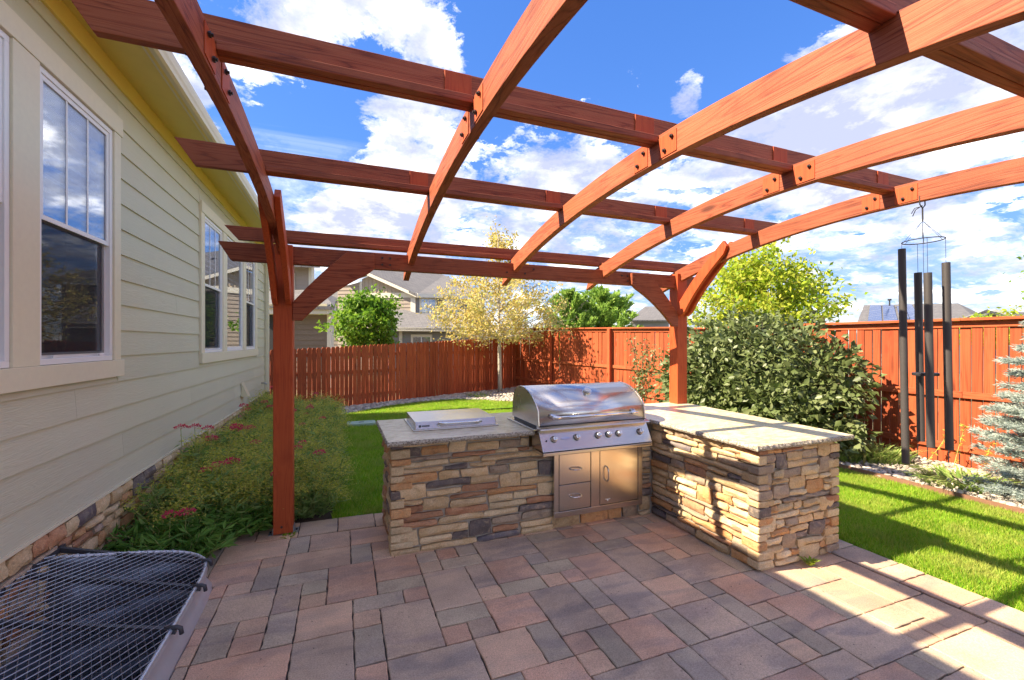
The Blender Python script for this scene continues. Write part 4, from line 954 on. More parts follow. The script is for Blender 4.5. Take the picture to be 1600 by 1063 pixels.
def tree(name,label,cat,base,h,fork,rad,zc,rz,nb,nleaf,lsize,lm,bm,tr_=.07,seed=1,spread=.22,tips=4,skew=(0,0),group=None,ratio=.55,lo=-.75,leader=0):
    rr=random.Random(seed); root=thing(name,label,cat,base,group=group); b=Vector(base)
    T=limb_pts((0,0,0),(rr.uniform(-.05,.05)*h,rr.uniform(-.05,.05)*h,h*.93),rr,.02,8)
    g=G(); g.tube(T,[tr_*(1-.85*i/8) for i in range(9)],9); C=[]
    for k in range(nb):
        a=k*2.399+rr.uniform(-.3,.3); e=lo+(1-lo)*((k+.5)/nb)**.9; rs=math.sqrt(max(.0,1-min(1,abs(e))**2))*rr.uniform(.75,1.06)
        tip=Vector((math.cos(a)*rs*rad+skew[0],math.sin(a)*rs*rad+skew[1],zc+e*rz))
        z0=max(fork,min(h*.88,tip.z-rs*rad*rr.uniform(.35,.8))); i=min(8,z0/(h*.93)*8); p0=T[int(i)].lerp(T[min(8,int(i)+1)],i-int(i))
        L_=limb_pts(p0,tip,rr,.10,6); r0=tr_*.38*(1-.6*z0/h); g.tube(L_,[r0*(1-.85*j/6) for j in range(7)],5,False)
        for j in range(tips):
            t0=rr.uniform(.3,1.); q=L_[int(t0*6)]; dv=Vector((rr.gauss(0,1),rr.gauss(0,1),rr.gauss(.25,.7))).normalized()*rad*spread*rr.uniform(.6,1.3)
            g.tube([q,q+dv*.6,q+dv],[r0*.35,r0*.2,r0*.08],4,False); C+=[q+dv*x for x in (.5,.75,1.)]
        C+=[L_[4],L_[5],L_[6]]
    if leader:
        for k in range(26):
            z=h*rr.uniform(.66,.95); a=rr.uniform(0,6.28); l=rr.uniform(.25,.8)*(1.25-z/h)*1.6; q=limb_pts((0,0,z-.2),(math.cos(a)*l,math.sin(a)*l,z+rr.uniform(.1,.5)),rr,.1,4); g.tube(q,[.012,.01,.008,.006,.004],4,False); C+=[q[1],q[2],q[3],q[4]]
    g.obj('trunk',bm,root,smooth=True)
    C=np.array([tuple(c) for c in C]); w_=NR.random(len(C))**1.5+.12; w_/=w_.sum(); idx=NR.choice(len(C),nleaf,p=w_)
    P=C[idx]+NR.normal(size=(nleaf,3))*rad*spread*.25*np.array([1,1,.8])
    V,F=leaf_quads(P,lsize,ratio=ratio); link('crown',mk_np('crown',V,F,lm),root); root.children[-1]['kind']='stuff'; return root
tree('autumn_maple','young maple with pale trunk and yellow autumn leaves before the fence corner','tree',(4.71,13.1,-.03),5.4,1.75,2.45,2.65,1.30,46,12000,.10,M['l_maple'],M['bark'],.075,seed=4,spread=.21,tips=5,leader=1)
t2=tree('autumn_maple_leader','',None,(0,0,0),.1,.1,.1,.1,.1,1,1,.01,M['l_maple'],M['bark'],.01,seed=2) if False else None
tree('small_tree','small bright green tree standing beyond the picket fence','tree',(.62,13.1,0),2.85,1.3,.95,2.12,.82,26,5600,.14,M['l_green'],M['barkdark'],.05,seed=9,spread=.42,tips=5)
tree('lime_tree','lime green tree rising behind the bush and the right fence','tree',(9.6,7.6,0),3.6,1.2,1.9,2.45,1.12,34,14500,.12,M['l_lime'],M['barkdark'],.08,seed=12,spread=.30,tips=5)
tree('distant_shrub_tree','sparse dark-twigged tree at the right edge beyond the fence','tree',(11.9,3.5,0),3.4,1.6,.75,2.75,.7,14,500,.07,M['l_green'],M['barkdark'],.03,seed=15,spread=.35,tips=4)
tree('distant_shrub_tree','tiny green treetop between far roofs right of the wind chime','tree',(24.,9.0,0),2.7,1.6,1.4,2.0,.7,18,1600,.16,M['l_lime'],M['barkdark'],.05,seed=16,spread=.35,tips=4)
# viburnum bush: dense mound of leathery leaves
vb=thing('viburnum_bush','large dark green leafy bush against the right fence behind the counter','bush',(6.85,5.7,-.05))
rr=random.Random(40); g=G(); 
lobes=[(0,0,.95,.95,1.45,1.15),(.0,1.0,.9,.8,.95,1.2),(-.35,-.85,.62,.65,.85,.70),(.05,-1.25,1.05,.45,.60,.62),(-.45,.4,.85,.65,1.0,.85),(.2,.2,1.45,.55,1.1,.8),(-.3,-1.45,.38,.5,.5,.4)]
Cs=[];Ds=[]
for cx,cy,cz,rx,ry,rz in lobes:
    k=int(5200*rx*ry)+700; d=NR.normal(size=(k,3)); d/=np.linalg.norm(d,axis=1)[:,None]; rad=NR.random(k)**.28
    lump=1+np.array([noise.noise(Vector((float(a)*2.6+cx*3,float(b)*2.6+cy*3,float(c_)*2.6+cz)))*.42+noise.noise(Vector((float(a)*7+cx,float(b)*7+cy*3,float(c_)*7+cz)))*.26 for a,b,c_ in d])
    p=d*(rad*lump)[:,None]*np.array([rx,ry,rz])+np.array([cx,cy,cz]); Cs.append(p); Ds.append(d)
P=np.concatenate(Cs); D=np.concatenate(Ds); cl=np.array([noise.noise(Vector((float(a)*4.,float(b)*4.,float(c_)*4.))) for a,b,c_ in P]); ok=(P[:,2]>.06)&(P[:,0]<.72)&(cl>-.16); P=P[ok];D=D[ok]
D=D*.6+np.array([0,0,-.25])
V,F=leaf_quads(P,.12,ratio=.60,dirs=D); o=link('foliage',mk_np('foliage',V,F,M['l_bush']),vb); o['kind']='stuff'
for k in range(34):
    cx,cy,cz,rx,ry,rz=rr.choice(lobes); d=Vector((rr.gauss(0,1),rr.gauss(0,1),abs(rr.gauss(0,1)))).normalized()
    tip=Vector((min(.65,cx+d.x*rx*.95),cy+d.y*ry*.95,cz+d.z*rz*.95)); g.tube(limb_pts((rr.uniform(-.2,.2),rr.uniform(-.5,.5),0),tip,rr,.12,5),[.016,.014,.011,.008,.006,.003],5,False)
g.obj('stems',M['barkdark'],vb,smooth=True)
# the nearest leaves one by one
lv,lf=[],[(0,1,2),(0,2,3),(0,3,4),(0,4,5)]
lme=[]
for k in range(3):
    f=.012+.006*k; lme.append(mk('leaf',[(0,0,0),(.030,.028,f),(.062,.030,f*1.2),(.10,.0,-.01),(.062,-.030,f*1.2),(.030,-.028,f)],[(0,1,2,3),(0,3,4,5)],M['l_bush']))
cnt=0
cam_dir=Vector((-.80,-.6,0.1)).normalized()
while cnt<260:
    cx,cy,cz,rx,ry,rz=rr.choices(lobes,[1.5,.6,2,2,1.5,1.2,2])[0]; d=Vector((rr.gauss(0,1),rr.gauss(0,1),rr.gauss(0,1))).normalized()
    if d.dot(cam_dir)<.25: continue
    p=Vector((cx+d.x*rx*1.04,cy+d.y*ry*1.04,cz+d.z*rz*1.04))
    if p.z<.1 or p.x>.6: continue
    o=link('leaf',rr.choice(lme),vb,p); q=(d+Vector((rr.uniform(-.7,.7),rr.uniform(-.7,.7),rr.uniform(-1.,.3)))).to_track_quat('X','Z'); o.rotation_euler=q.to_euler(); s_=rr.uniform(.8,1.25); o.scale=(s_,s_,s_); cnt+=1

# pines beyond the fence
def conifer(name,label,base,h,rad,m,seed,nl,ll,up,z0=.1,whorl=.32,tuft=1.,group=None,per=7,taper=.8):
    rr=random.Random(seed); root=thing(name,label,'conifer',base,group=group); g=G(); g.tube([(0,0,0),(0,0,h*.98)],[h*.022,h*.004],8)
    C=[];D=[]; z=z0*h
    while z<h*.97:
        f=(z/h-z0)/(1-z0); L_=rad*(1-f)**taper*rr.uniform(.85,1.1)+.05
        for k in range(per):
            a=rr.uniform(0,6.28); l=L_*rr.uniform(.75,1.1); tip=Vector((math.cos(a)*l,math.sin(a)*l,z+l*up)); pts=limb_pts((0,0,z),tip,rr,.07,5)
            g.tube(pts,[.012*h/3*(1-.8*i/5) for i in range(6)],4,False)
            for i in range(1,6):
                dv=(pts[i]-pts[i-1]).normalized()
                for s_ in range(2 if i<3 else 3):
                    side=Vector((-dv.y,dv.x,0))*rr.choice((-1,1))*rr.uniform(.2,1)*l*.22*(1-i/8); 
                    e=pts[i]+side+dv*l*.10*rr.random()
                    for u in (0,.33,.66,1.): C.append(pts[i].lerp(e,u)); D.append((e-pts[i]).normalized()*.7+dv if (e-pts[i]).length>0 else dv)
        z+=whorl*rr.uniform(.8,1.2)*h/4
    g.obj('trunk',M['barkdark'],root,smooth=True)
    C=np.array([tuple(c) for c in C]);D=np.array([tuple(c) for c in D]); idx=NR.integers(0,len(C),nl)
    P=C[idx]+NR.normal(size=(nl,3))*rad*.022+(D[idx]*NR.uniform(-.5,.5,(nl,1)))*rad*.07; V,F=leaf_quads(P,ll,ratio=.14*tuft,fold=.1,dirs=D[idx]*1.1+np.array([0,0,.25])+NR.normal(size=(nl,3))*.55)
    o=link('crown',mk_np('crown',V,F,m),root); o['kind']='stuff'; return root
conifer('pine_tree','taller bushy green pine behind the fence left of the right post',(13.6,20.6,-.2),4.75,2.0,M['l_pine'],50,16000,.26,1.1,tuft=2.4,taper=.75,per=7,whorl=.40)
conifer('pine_tree','shorter bushy pine left of the taller one behind the fence',(11.6,20.9,-.2),4.5,1.7,M['l_pine'],51,12000,.26,1.1,tuft=2.4,taper=.75,per=7,whorl=.40)
conifer('blue_spruce','pale blue spruce at the right edge in front of the fence',(7.0,2.0,-.05),2.0,.68,M['l_spruce'],52,210000,.042,.12,z0=.03,whorl=.30,tuft=1.3,per=26,taper=.45)
bpy.data.objects['blue_spruce']['category']='spruce'
bpy.data.objects['blue_spruce']['label']='pale blue spruce at the right edge in front of the fence'

# ------------------------------------------------------------ flower bed: red valerian
def perennial(seed,lm,seedn,h=.42,rad=.30,nst=44,lsz=.075):
    rr=random.Random(seed); g=G(); C=[];D=[];S=[]
    for k in range(nst):
        a=rr.uniform(0,6.28); r_=rad*math.sqrt(rr.random()); lean=rr.uniform(.2,.9)
        tip=Vector((math.cos(a)*r_*1.25,math.sin(a)*r_*1.25,h*rr.uniform(.55,1.08)*(1-.35*(r_/rad)**2)))
        pts=limb_pts((tip.x*.25,tip.y*.25,0),tip,rr,.1,5); g.tube(pts,.0022,3,False)
        for i in range(1,6):
            dv=(pts[i]-pts[i-1]).normalized()
            for s_ in range(3): q=rr.uniform(0,6.28); C.append(pts[i-1].lerp(pts[i],rr.random())); D.append(Vector((math.cos(q),math.sin(q),.35)))
        if k<seedn: S.append(tip+Vector((0,0,.02)))
    C=np.array([tuple(c) for c in C]);D=np.array([tuple(c) for c in D]); V,F=leaf_quads(C,lsz,ratio=.26,dirs=D)
    me1=mk_np('foliage',V,F,lm); me2=mk('stems',g.v,g.f,M['stem'])
    me3=None
    if S:
        SS=np.repeat(np.array([tuple(c) for c in S]),60,axis=0); SS=SS+NR.normal(size=SS.shape)*np.array([.045,.045,.03]); V,F=leaf_quads(SS,.024,ratio=.42,dirs=NR.normal(size=SS.shape)*np.array([1,1,.15]),up=.85); me3=mk_np('seed_heads',V,F,M['seed'])
    return me1,me2,me3
def flower_mesh():
    n=70; d=NR.normal(size=(n,3)); d/=np.linalg.norm(d,axis=1)[:,None]; d[:,2]=abs(d[:,2])*.7; V,F=leaf_quads(d*np.array([.042,.042,.03]),.020,ratio=.6,dirs=d); return mk_np('flower_head',V,F,M['red'])
FL=flower_mesh(); fst=G().tube([(0,0,0),(.01,0,-.09),(0,.01,-.20)],.0022,4,False); FST=mk('flower_stem',fst.v,fst.f,M['stem'])
VAR=[perennial(60,M['l_val'],26,.50,.30,50,.085),perennial(61,M['l_val'],14,.44,.32,54,.09),perennial(62,M['l_val'],36,.52,.31,50,.08),perennial(63,M['l_valfront'],0,.30,.30,46,.095)]
rr=random.Random(77); spots=[]
for (x,y,k) in [(-1.36,3.86,3),(-1.10,3.80,3),(-1.28,4.14,3),(-.98,4.08,3),(-.76,4.30,3)]: spots.append((x,y,k,1.0))
y=4.42
while y<10.1:
    for x in (-1.32,-.98,-.64,-.36):
        if x>-.5 and 5.6<y<6.4: pass
        spots.append((x+rr.uniform(-.07,.07),y+rr.uniform(-.1,.1),rr.choice((0,0,1,2,2)),rr.uniform(.85,1.15)*(1.12 if x<-1.2 else 1.)))
    y+=.34 if y<7 else .46
spots+=[(-.26,4.50,0,.85),(-.24,4.85,2,.8)]
FLAB=['lush leafy perennial against the stone base, leftmost of the leafy plants','lush leafy perennial directly behind the rear edge of the grate','lush leafy perennial by the stone base, behind the leftmost one','lush leafy perennial in the middle of the leafy patch','lush leafy perennial of the patch nearest the left pergola post']
for i,(x,y,k,s_) in enumerate(spots):
    front=k==3
    nf=(0 if front and rr.random()<.5 else rr.choice((0,0,1,1)))
    lab=FLAB[i] if front else ('valerian plant with a red flower head among yellow-green seed heads along the house' if nf else 'valerian plant with only yellow-green seed heads, no flower, along the house')
    root=thing('perennial_plant' if front else 'red_valerian',lab,'plant',(x,y,gz(x)-.02),(0,0,rr.uniform(0,6.28)),group='leafy plants beside the window well' if front else ('flowering valerian plants along the house' if nf else 'valerian plants gone to seed along the house'))
    root.scale=(s_,s_,s_)
    a,b,c=VAR[k]; f1=link('foliage',a,root); f1['kind']='stuff'; link('stems',b,root)
    if c: q=link('seed_heads',c,root); q['kind']='stuff'
    for j in range(nf):
        p=(rr.uniform(-.2,.2),rr.uniform(-.2,.2),rr.uniform(.46,.58) if not front else .36); fh=link('flower_head',FL,root,p); link('flower_stem',FST,fh)
for i,(x,y,z) in enumerate([(-1.47,5.05,.80),(-1.42,5.28,.76),(-1.36,5.5,.70)]):
    lab=['tallest red valerian flower stem against the siding','red valerian flower stem, middle of three against the siding','red valerian flower stem, right of three against the siding'][i]
    root=thing('valerian_stem',lab,'flower',(x,y,0)); G().tube([(0,0,0),(.015,.01,z*.5),(0,0,z)],.003,5,False).obj('stem',M['stem'],root); link('flower_head',FL,root,(0,0,z)); 
    V,F=leaf_quads(np.array([(0,0,z*(.45+.05*k)) for k in range(9)]),.06,ratio=.28); link('leaves',mk_np('leaves',V,F,M['l_val']),root)
def strap(name,label,cat,x,y,n,l,rad,seed,m=None,droop=.6,z=-.03):
    rr=random.Random(seed); g=G(); g2=G()
    for k in range(n):
        a=rr.uniform(0,6.28); r0=rad*math.sqrt(rr.random()); b=Vector((math.cos(a)*r0,math.sin(a)*r0,0)); a2=a+rr.uniform(-.7,.7); L_=l*rr.uniform(.6,1.2); w_=.011*rr.uniform(.7,1.3)
        d=Vector((math.cos(a2),math.sin(a2),0)); s_=Vector((-d.y,d.x,0)); n_=5; V=[];F=[]
        for i in range(n_+1):
            t=i/n_; p=b+d*(L_*t*(.35+.5*droop*t))+Vector((0,0,L_*(t*.95-droop*t*t*.75))); q=s_*w_*(1-t**2.)
            V+= [p-q,p+q]
        for i in range(n_): F.append((2*i,2*i+1,2*i+3,2*i+2))
        g.add(V,F)
    root=thing(name,label,cat,(x,y,z)); me=mk('leaves',g.v,g.f,m or M['l_lily']); o=link('leaves',me,root); o['kind']='stuff'; return root
strap('strap_leaf_plant','dense green strap-leaved clump below the bush beside the counter','plant',6.65,4.05,420,.36,.42,80)
strap('strap_leaf_plant','green strap-leaved clump at the foot of the longest chime tube','plant',6.95,3.75,260,.40,.32,81)
strap('strap_leaf_plant','spreading strap-leaved clump on the gravel below the spruce','plant',6.62,2.72,260,.34,.34,82,droop=.85)
strap('grass_tuft','small grass tuft growing at the foot of the counter end','weed',3.25,2.19,26,.07,.03,83,M['grass'])
strap('grass_tuft','small grass tuft growing at the foot of the left post','weed',-.44,4.05,22,.05,.05,84,M['grass'],z=0.)
strap('dry_grass_clump','pale yellow-green grass clump in the gravel near the maple','plant',3.75,12.3,140,.25,.3,85)
for x,y,z,s_,lab in ((7.45,3.45,.5,86,'thin yellow-green seedling climbing the fence behind the chime tubes'),(7.5,2.9,.45,87,'thin reddish seedling in front of the fence left of the spruce'),(7.45,3.15,.62,88,'dry pale stalk leaning at the fence behind the chime')):
    rr=random.Random(s_); root=thing('seedling',lab,'plant',(x,y,-.05)); tip=(rr.uniform(-.2,.1),rr.uniform(-.25,.25),z); L_=limb_pts((0,0,0),tip,rr,.2,6); G().tube(L_,.004,4,False).obj('stem',M['stem'],root)
    C=np.array([tuple(L_[i]) for i in range(1,7) for _ in range(5)]); V,F=leaf_quads(C,.05,ratio=.4); link('leaves',mk_np('leaves',V,F,M['seed']),root)
# climbing sprigs on the capped fence beside the right post
root=thing('climbing_shrub','sparse green sprigs in front of the fence left of the right post','shrub',(6.6,8.4,-.05)); rr=random.Random(90); g=G(); C=[]
for k in range(9):
    L_=limb_pts((0,0,0),(rr.uniform(-.3,.35),rr.uniform(-.3,.3),rr.uniform(.6,1.75)),rr,.15,6); g.tube(L_,.006,4,False); C+=[tuple(p) for p in L_[2:] for _ in range(16)]
g.obj('stems',M['barkdark'],root); C=np.array(C)+NR.normal(size=(len(C),3))*.07; V,F=leaf_quads(C,.08); o=link('leaves',mk_np('leaves',V,F,M['l_bush']),root); o['kind']='stuff'

# ------------------------------------------------------------ wind chime
HKX,HKY=3.80,1.77
ch=thing('wind_chime','tall black wind chime with four long tubes hanging from the right rafter','wind chime',(HKX,HKY,2.655),group=None)
ca=Vector((.906,.422,0)); ch.rotation_mode='AXIS_ANGLE'; ch.rotation_axis_angle=(R(-.75),ca.x,ca.y,ca.z)
def C3(x,y,z): return (x,y,z-2.655)
g=G(); g.tube([C3(-.03,0,2.66),C3(-.032,0,2.60),C3(0,0,2.575),C3(.032,0,2.60),C3(.03,0,2.66)],.004,6); g.tube([C3(0,0,2.575),C3(0,0,2.485)],.005,6)
g.tube([C3(0,0,2.595),C3(-.02,.03,2.57),C3(-.015,.05,2.53)],.003,5); g.tube([C3(0,0,2.59),C3(-.01,.04,2.585),C3(-.02,.055,2.55)],.003,5); g.obj('hanging_knot',M['cord'],ch)
RR=.112; zr=2.345; rg=[]
for k in range(37): a=2*math.pi*k/36; rg.append(C3(math.cos(a)*RR,math.sin(a)*RR,zr))
G().tube(rg,.0035,6,False).obj('top_ring',M['cord'],ch,smooth=True)
tubes=[(-.047,.101,2.305,.762),(.078,.069,2.135,.915),(-.082,-.060,2.105,.915),(.047,-.101,2.175,.895)]
cg=G()
for k in range(6): a=2*math.pi*k/6+.4; cg.tube([C3(0,0,2.485),C3(math.cos(a)*RR,math.sin(a)*RR,zr)],.0014,4)
for x,y,zt,zb in tubes:
    cg.tube([C3(x,y,zr),C3(x,y,zt-.02)],.0014,4)
    P=[C3(x,y,zb),C3(x,y,zt)]; t_=G(); t_.tube(P,.0225,18,False); t_.tube(P,.0195,18,False); t_.tube([C3(x,y,zt-.03),C3(x,y,zt-.028)],.0196,18)
    # annular ends
    for z in (zb,zt):
        V=[C3(x+math.cos(2*math.pi*k/18)*r_,y+math.sin(2*math.pi*k/18)*r_,z) for r_ in (.0195,.0225) for k in range(18)]; t_.add(V,[(k,(k+1)%18,18+(k+1)%18,18+k) for k in range(18)])
    t_.obj('tube',M['chimetube'],ch,smooth=True,angle=40)
cg.tube([C3(0,0,2.485),C3(0,0,1.40)],.0014,4); cg.obj('suspension_cords',M['cord'],ch)
G().tube([C3(0,0,1.396),C3(0,0,1.416)],.072,24).obj('striker',M['blackmetal'],ch,bevel=.003)

# ------------------------------------------------------------ neighbouring houses
def P3(x,y,d):    # a point of the far scene: image column/row of the survey photo at distance d
    s,c=math.sin(YAW),math.cos(YAW); u=(x-800)/672; v=(535-y)/672
    return Vector(((s+c*u)*d,(c-s*u)*d,EYE+v*d))
class Face:
    """vertical facade between two survey columns, local frame x along, z up, -y out (towards the garden)"""
    def __init__(s,root,x0,d0,x1,d1):
        a=P3(x0,535,d0); b=P3(x1,535,d1); s.a=Vector((a.x,a.y,0)); s.b=Vector((b.x,b.y,0)); s.dir=(s.b-s.a).normalized(); s.L=(s.b-s.a).length; s.ang=math.atan2(s.dir.y,s.dir.x); s.root=root
    def loc(s,x,y):
        r=P3(x,y,1.)-Vector((0,0,EYE)); n=Vector((-s.dir.y,s.dir.x,0)); t=s.a.dot(n)/r.dot(n); p=r*t; return ((p-s.a).dot(s.dir),EYE+p.z)
    def poly(s,name,m,pts,y0,y1,par=None,bevel=0):
        loc=s.a-s.root.location
        if par: loc=(0,0,0)
        return G().prism(pts,'y',y0,y1).obj(name,m,par or s.root,loc,(0,0,0 if par else s.ang),bevel=bevel)
    def rect(s,name,m,x0,x1,z0,z1,y0,y1,par=None): return s.poly(name,m,[(x0,z0),(x1,z0),(x1,z1),(x0,z1)],y0,y1,par)
    def laps(s,pts,m,pitch=.19,name='siding_board'):
        """individual lap boards clipped to a convex polygon"""
        zs=[p[1] for p in pts]; z=min(zs)
        while z<max(zs)-.01:
            zt=min(z+pitch,max(zs)); 
            def span(zz):
                xs=[]
                for (ax,az),(bx,bz) in zip(pts,pts[1:]+pts[:1]):
                    if (az-zz)*(bz-zz)<=0 and az!=bz: xs.append(ax+(bx-ax)*(zz-az)/(bz-az))
                return (min(xs),max(xs)) if len(xs)>1 else None
            lo=span(z+.001); hi=span(zt-.001)
            if lo and hi:
                g=G().add([(lo[0],-.03,z),(lo[1],-.03,z),(hi[1],-.008,zt),(hi[0],-.008,zt),(lo[0],0,z),(lo[1],0,z)],[(0,1,2,3),(0,4,5,1)])
                g.obj(name,m,s.root,s.a-s.root.location,(0,0,s.ang))
            z=zt
    def win(s,x0,x1,z0,z1,mull=1):
        w_=s.rect('window',M['cream'],x0-.10,x1+.10,z0-.12,z1+.12,-.07,-.031)
        p=s.rect('pane',M['glass'],x0,x1,z0,z1,-.078,-.072,w_); s.rect('dark_pane_backing',M['dark'],x0,x1,z0,z1,-.0715,-.0705,w_)  # dark sheet behind the pane paints the unlit room
        for k in range(mull): xx=x0+(x1-x0)*(k+1)/(mull+1); s.rect('mullion',M['vinyl'],xx-.03,xx+.03,z0,z1,-.09,-.079,w_)
def roofquad(root,name,m,pts,th=.12):
    V=[Vector(p)-root.location for p in pts]; g=G(); k=len(V); g.add([tuple(v) for v in V]+[tuple(v-Vector((0,0,th))) for v in V],[tuple(range(k)),tuple(range(2*k-1,k-1,-1))]+[(i,(i+1)%k,k+(i+1)%k,k+i) for i in range(k)])
    return g.obj(name,m,root)
# taupe two-storey house, gable towards the garden
b0=P3(651,535,22); nh=thing('neighbour_house','taupe two-storey house with tan batten gable and grey shingle roofs','house',(b0.x,b0.y,0))
F1=Face(nh,500,23.0,651,22.0)
def pf(F_,*pts): return [F_.loc(x,y) for x,y in pts]
gp=pf(F1,(566,700),(651,700),(651,462),(578,430),(566,437)); 
zl=min(F1.loc(566,560)[1],3)
P_=pf(F1,(566,560),(651,560),(651,462),(566,462)); F1.laps([(P_[0][0],0.),(P_[1][0],0.),(P_[2][0],P_[2][1]),(P_[3][0],P_[2][1])],M['taupe'])
F1.rect('wall',M['taupe'],P_[0][0],P_[1][0],-.2,P_[2][1],0,.2)
gab=pf(F1,(566,462),(651,462),(578,431),(566,436)); F1.poly('gable_panel',M['tanbatten'],gab,-.02,.2)
for k in range(14):
    xx=gab[0][0]+(gab[1][0]-gab[0][0])*(k+.5)/14; xp=gab[2][0]; zt=gab[2][1]-(xx-xp)*(gab[2][1]-gab[1][1])/(gab[1][0]-xp) if xx>xp else gab[3][1]
    if zt-gab[0][1]>.15: F1.rect('batten',M['tanbatten'],xx-.03,xx+.03,gab[0][1]+.02,zt-.05,-.05,-.021)
F1.rect('belt_trim',M['cream'],gab[0][0],gab[1][0]+.05,gab[0][1]-.16,gab[0][1]+.10,-.06,-.022)
def strip(F_,name,m,p,q,th,y0=-.35,y1=.05):
    (ax,az),(bx,bz)=F_.loc(*p),F_.loc(*q); return F_.poly(name,m,[(ax,az-th),(bx,bz-th),(bx,bz),(ax,az)],y0,y1)
strip(F1,'rake_board',M['cream'],(578,427),(655,461),.16); strip(F1,'rake_board',M['cream'],(540,437.5),(578,427),.12)
W2=pf(F1,(528,560),(566,560),(566,440),(528,450)); F1.laps([(W2[0][0],0),(W2[1][0],0),(W2[2][0],W2[2][1]),(W2[3][0],W2[3][1])],M['taupe']); F1.rect('wall',M['taupe'],W2[0][0],W2[1][0],-.2,W2[3][1],.05,.25)
F1.rect('corner_board',M['cream'],W2[1][0]-.12,W2[1][0]+.02,0,W2[2][1],-.06,-.03); xc=gab[1][0]; F1.rect('corner_board',M['cream'],xc-.30,xc-.04,F1.loc(651,492)[1],gab[0][1]-.17,-.07,-.031)
F2=Face(nh,651,22.0,760,23.5)
u0,u1=F2.loc(652,500)[0],F2.loc(757,500)[0]; ze=F2.loc(652,464)[1]; F2.laps([(0,0),(u1,0),(u1,ze),(0,ze)],M['greywall']); F2.rect('wall',M['greywall'],0,u1,-.2,ze,.0,.2)
a_=F2.loc(658,468);b_=F2.loc(679,488); F2.win(a_[0],b_[0],b_[1],a_[1],1); a_=F2.loc(694,468);b_=F2.loc(712,488); F2.win(a_[0],b_[0],b_[1],a_[1],1)
strip(F2,'eave_fascia',M['cream'],(650,460),(762,462),.20,-.45,-.3)
pk=P3(578,427,22.5); ev=P3(652,460,21.6); ev2=P3(764,462,23.2); r1=P3(640,413,30); r2=P3(690,428,31); 
roofquad(nh,'main_roof',M['roof'],[P3(578,426,22.2),P3(652,460,21.6),P3(764,462,23.2),P3(694,430,30),P3(590,400,29)])
roofquad(nh,'left_roof',M['roof'],[P3(578,426,22.2),P3(590,400,29),P3(520,418,29),P3(520,443,22.8)])
# lower storey roof and wall in front
F3=Face(nh,600,19.5,735,19.5)
za=F3.loc(600,516)[1]; x0_=F3.loc(604,520)[0]; x1_=F3.loc(735,520)[0]; F3.laps([(0,0),(x1_,0),(x1_,za),(0,za)],M['greywall']); F3.rect('wall',M['greywall'],0,x1_,-.2,za,0,.2)
F3.rect('corner_board',M['cream'],F3.loc(624,520)[0],F3.loc(629,520)[0],0,za,-.06,-.031)
a_=F3.loc(646,527);b_=F3.loc(672,545); F3.win(a_[0],b_[0],b_[1],a_[1],1)
strip(F3,'eave_fascia',M['cream'],(598,512),(738,513),.16,-.5,-.35)
roofquad(nh,'lower_roof',M['roof'],[P3(600,512,19.0),P3(738,513,19.0),P3(730,490,22.0),P3(652,491,21.9),P3(632,484,21.8),P3(600,484,21.8)])
for x,y in ((625,428),(706,449)): p=P3(x,y-3,26.5); G().tube([p-nh.location-Vector((0,0,.5)),p-nh.location+Vector((0,0,.15))],.12,8).obj('roof_vent',M['blackmetal'],nh)
# brown-sided house close behind the picket fence at the left
b0=P3(470,535,16); n2=thing('neighbour_house','brown-sided house with dark porch just beyond the left fence','house',(b0.x,b0.y,0))
FA=Face(n2,400,15.5,512,15.5)
za=FA.loc(460,492)[1]; xa,xb=0,FA.loc(512,500)[0]; FA.laps([(FA.loc(459,500)[0]-.3,0),(xb,0),(xb,za),(FA.loc(459,500)[0]-.3,za)],M['brownwall']); FA.rect('wall',M['brownwall'],0,xb,-.2,za,0,.2); FA.rect('porch_shade_panel',M['dark'],0,FA.loc(429,500)[0],0,za,-.04,-.01)  # porch shade painted as a dark panel on the solid wall
FA.rect('corner_board',M['cream'],FA.loc(512,500)[0],FA.loc(518,500)[0],0,za,-.06,.2)
FA.rect('porch_beam',M['cream'],0,FA.loc(522,500)[0],za,FA.loc(500,481)[1],-.5,.2)
FA.rect('gutter',M['gutter'],0,FA.loc(522,500)[0],FA.loc(500,481)[1]+.001,FA.loc(500,477)[1],-.6,.2)
roofquad(n2,'porch_roof',M['roof'],[P3(400,475,14.9),P3(522,479,14.9),P3(526,466,17.5),P3(500,452,17.5),P3(400,455,17.5)])
FB=Face(n2,395,18,484,18); zt=FB.loc(450,415)[1]; FB.laps([(0,2.9),(FB.L,2.9),(FB.L,zt),(0,zt)],M['taupe']); FB.rect('upper_wall',M['taupe'],0,FB.L,2.,zt,0,.2)
FB.rect('corner_board',M['cream'],FB.L-.02,FB.L+.10,2.9,zt,-.06,.2); a_=FB.loc(446,432);b_=FB.loc(458,452); FB.win(a_[0],b_[0],b_[1],a_[1],0)
FB.rect('soffit_trim',M['gutter'],-.3,FB.L+.55,zt,zt+.16,-.5,.2); roofquad(n2,'upper_roof',M['roof'],[P3(388,410,17.3),P3(500,414,17.3),P3(480,395,21),P3(388,390,21)])
b0=P3(505,535,27); n3=thing('neighbour_house','grey-roofed house wing seen between the brace and the green tree','house',(b0.x,b0.y,0))
FC=Face(n3,480,26,560,26); zt=FC.loc(500,478)[1]; FC.laps([(0,0),(FC.L,0),(FC.L,zt),(0,zt)],M['taupe'],.25); FC.rect('wall',M['taupe'],0,FC.L,-.2,zt,0,.2)
FC.rect('eave_fascia',M['cream'],-.2,FC.L+.2,zt,zt+.25,-.5,.1); roofquad(n3,'roof',M['roof'],[P3(478,468,25.4),P3(562,470,25.4),P3(530,443,32),P3(484,434,32)]); roofquad(n3,'roof_hip',M['roof'],[P3(562,470,25.4),P3(570,468,31),P3(530,443,32)])
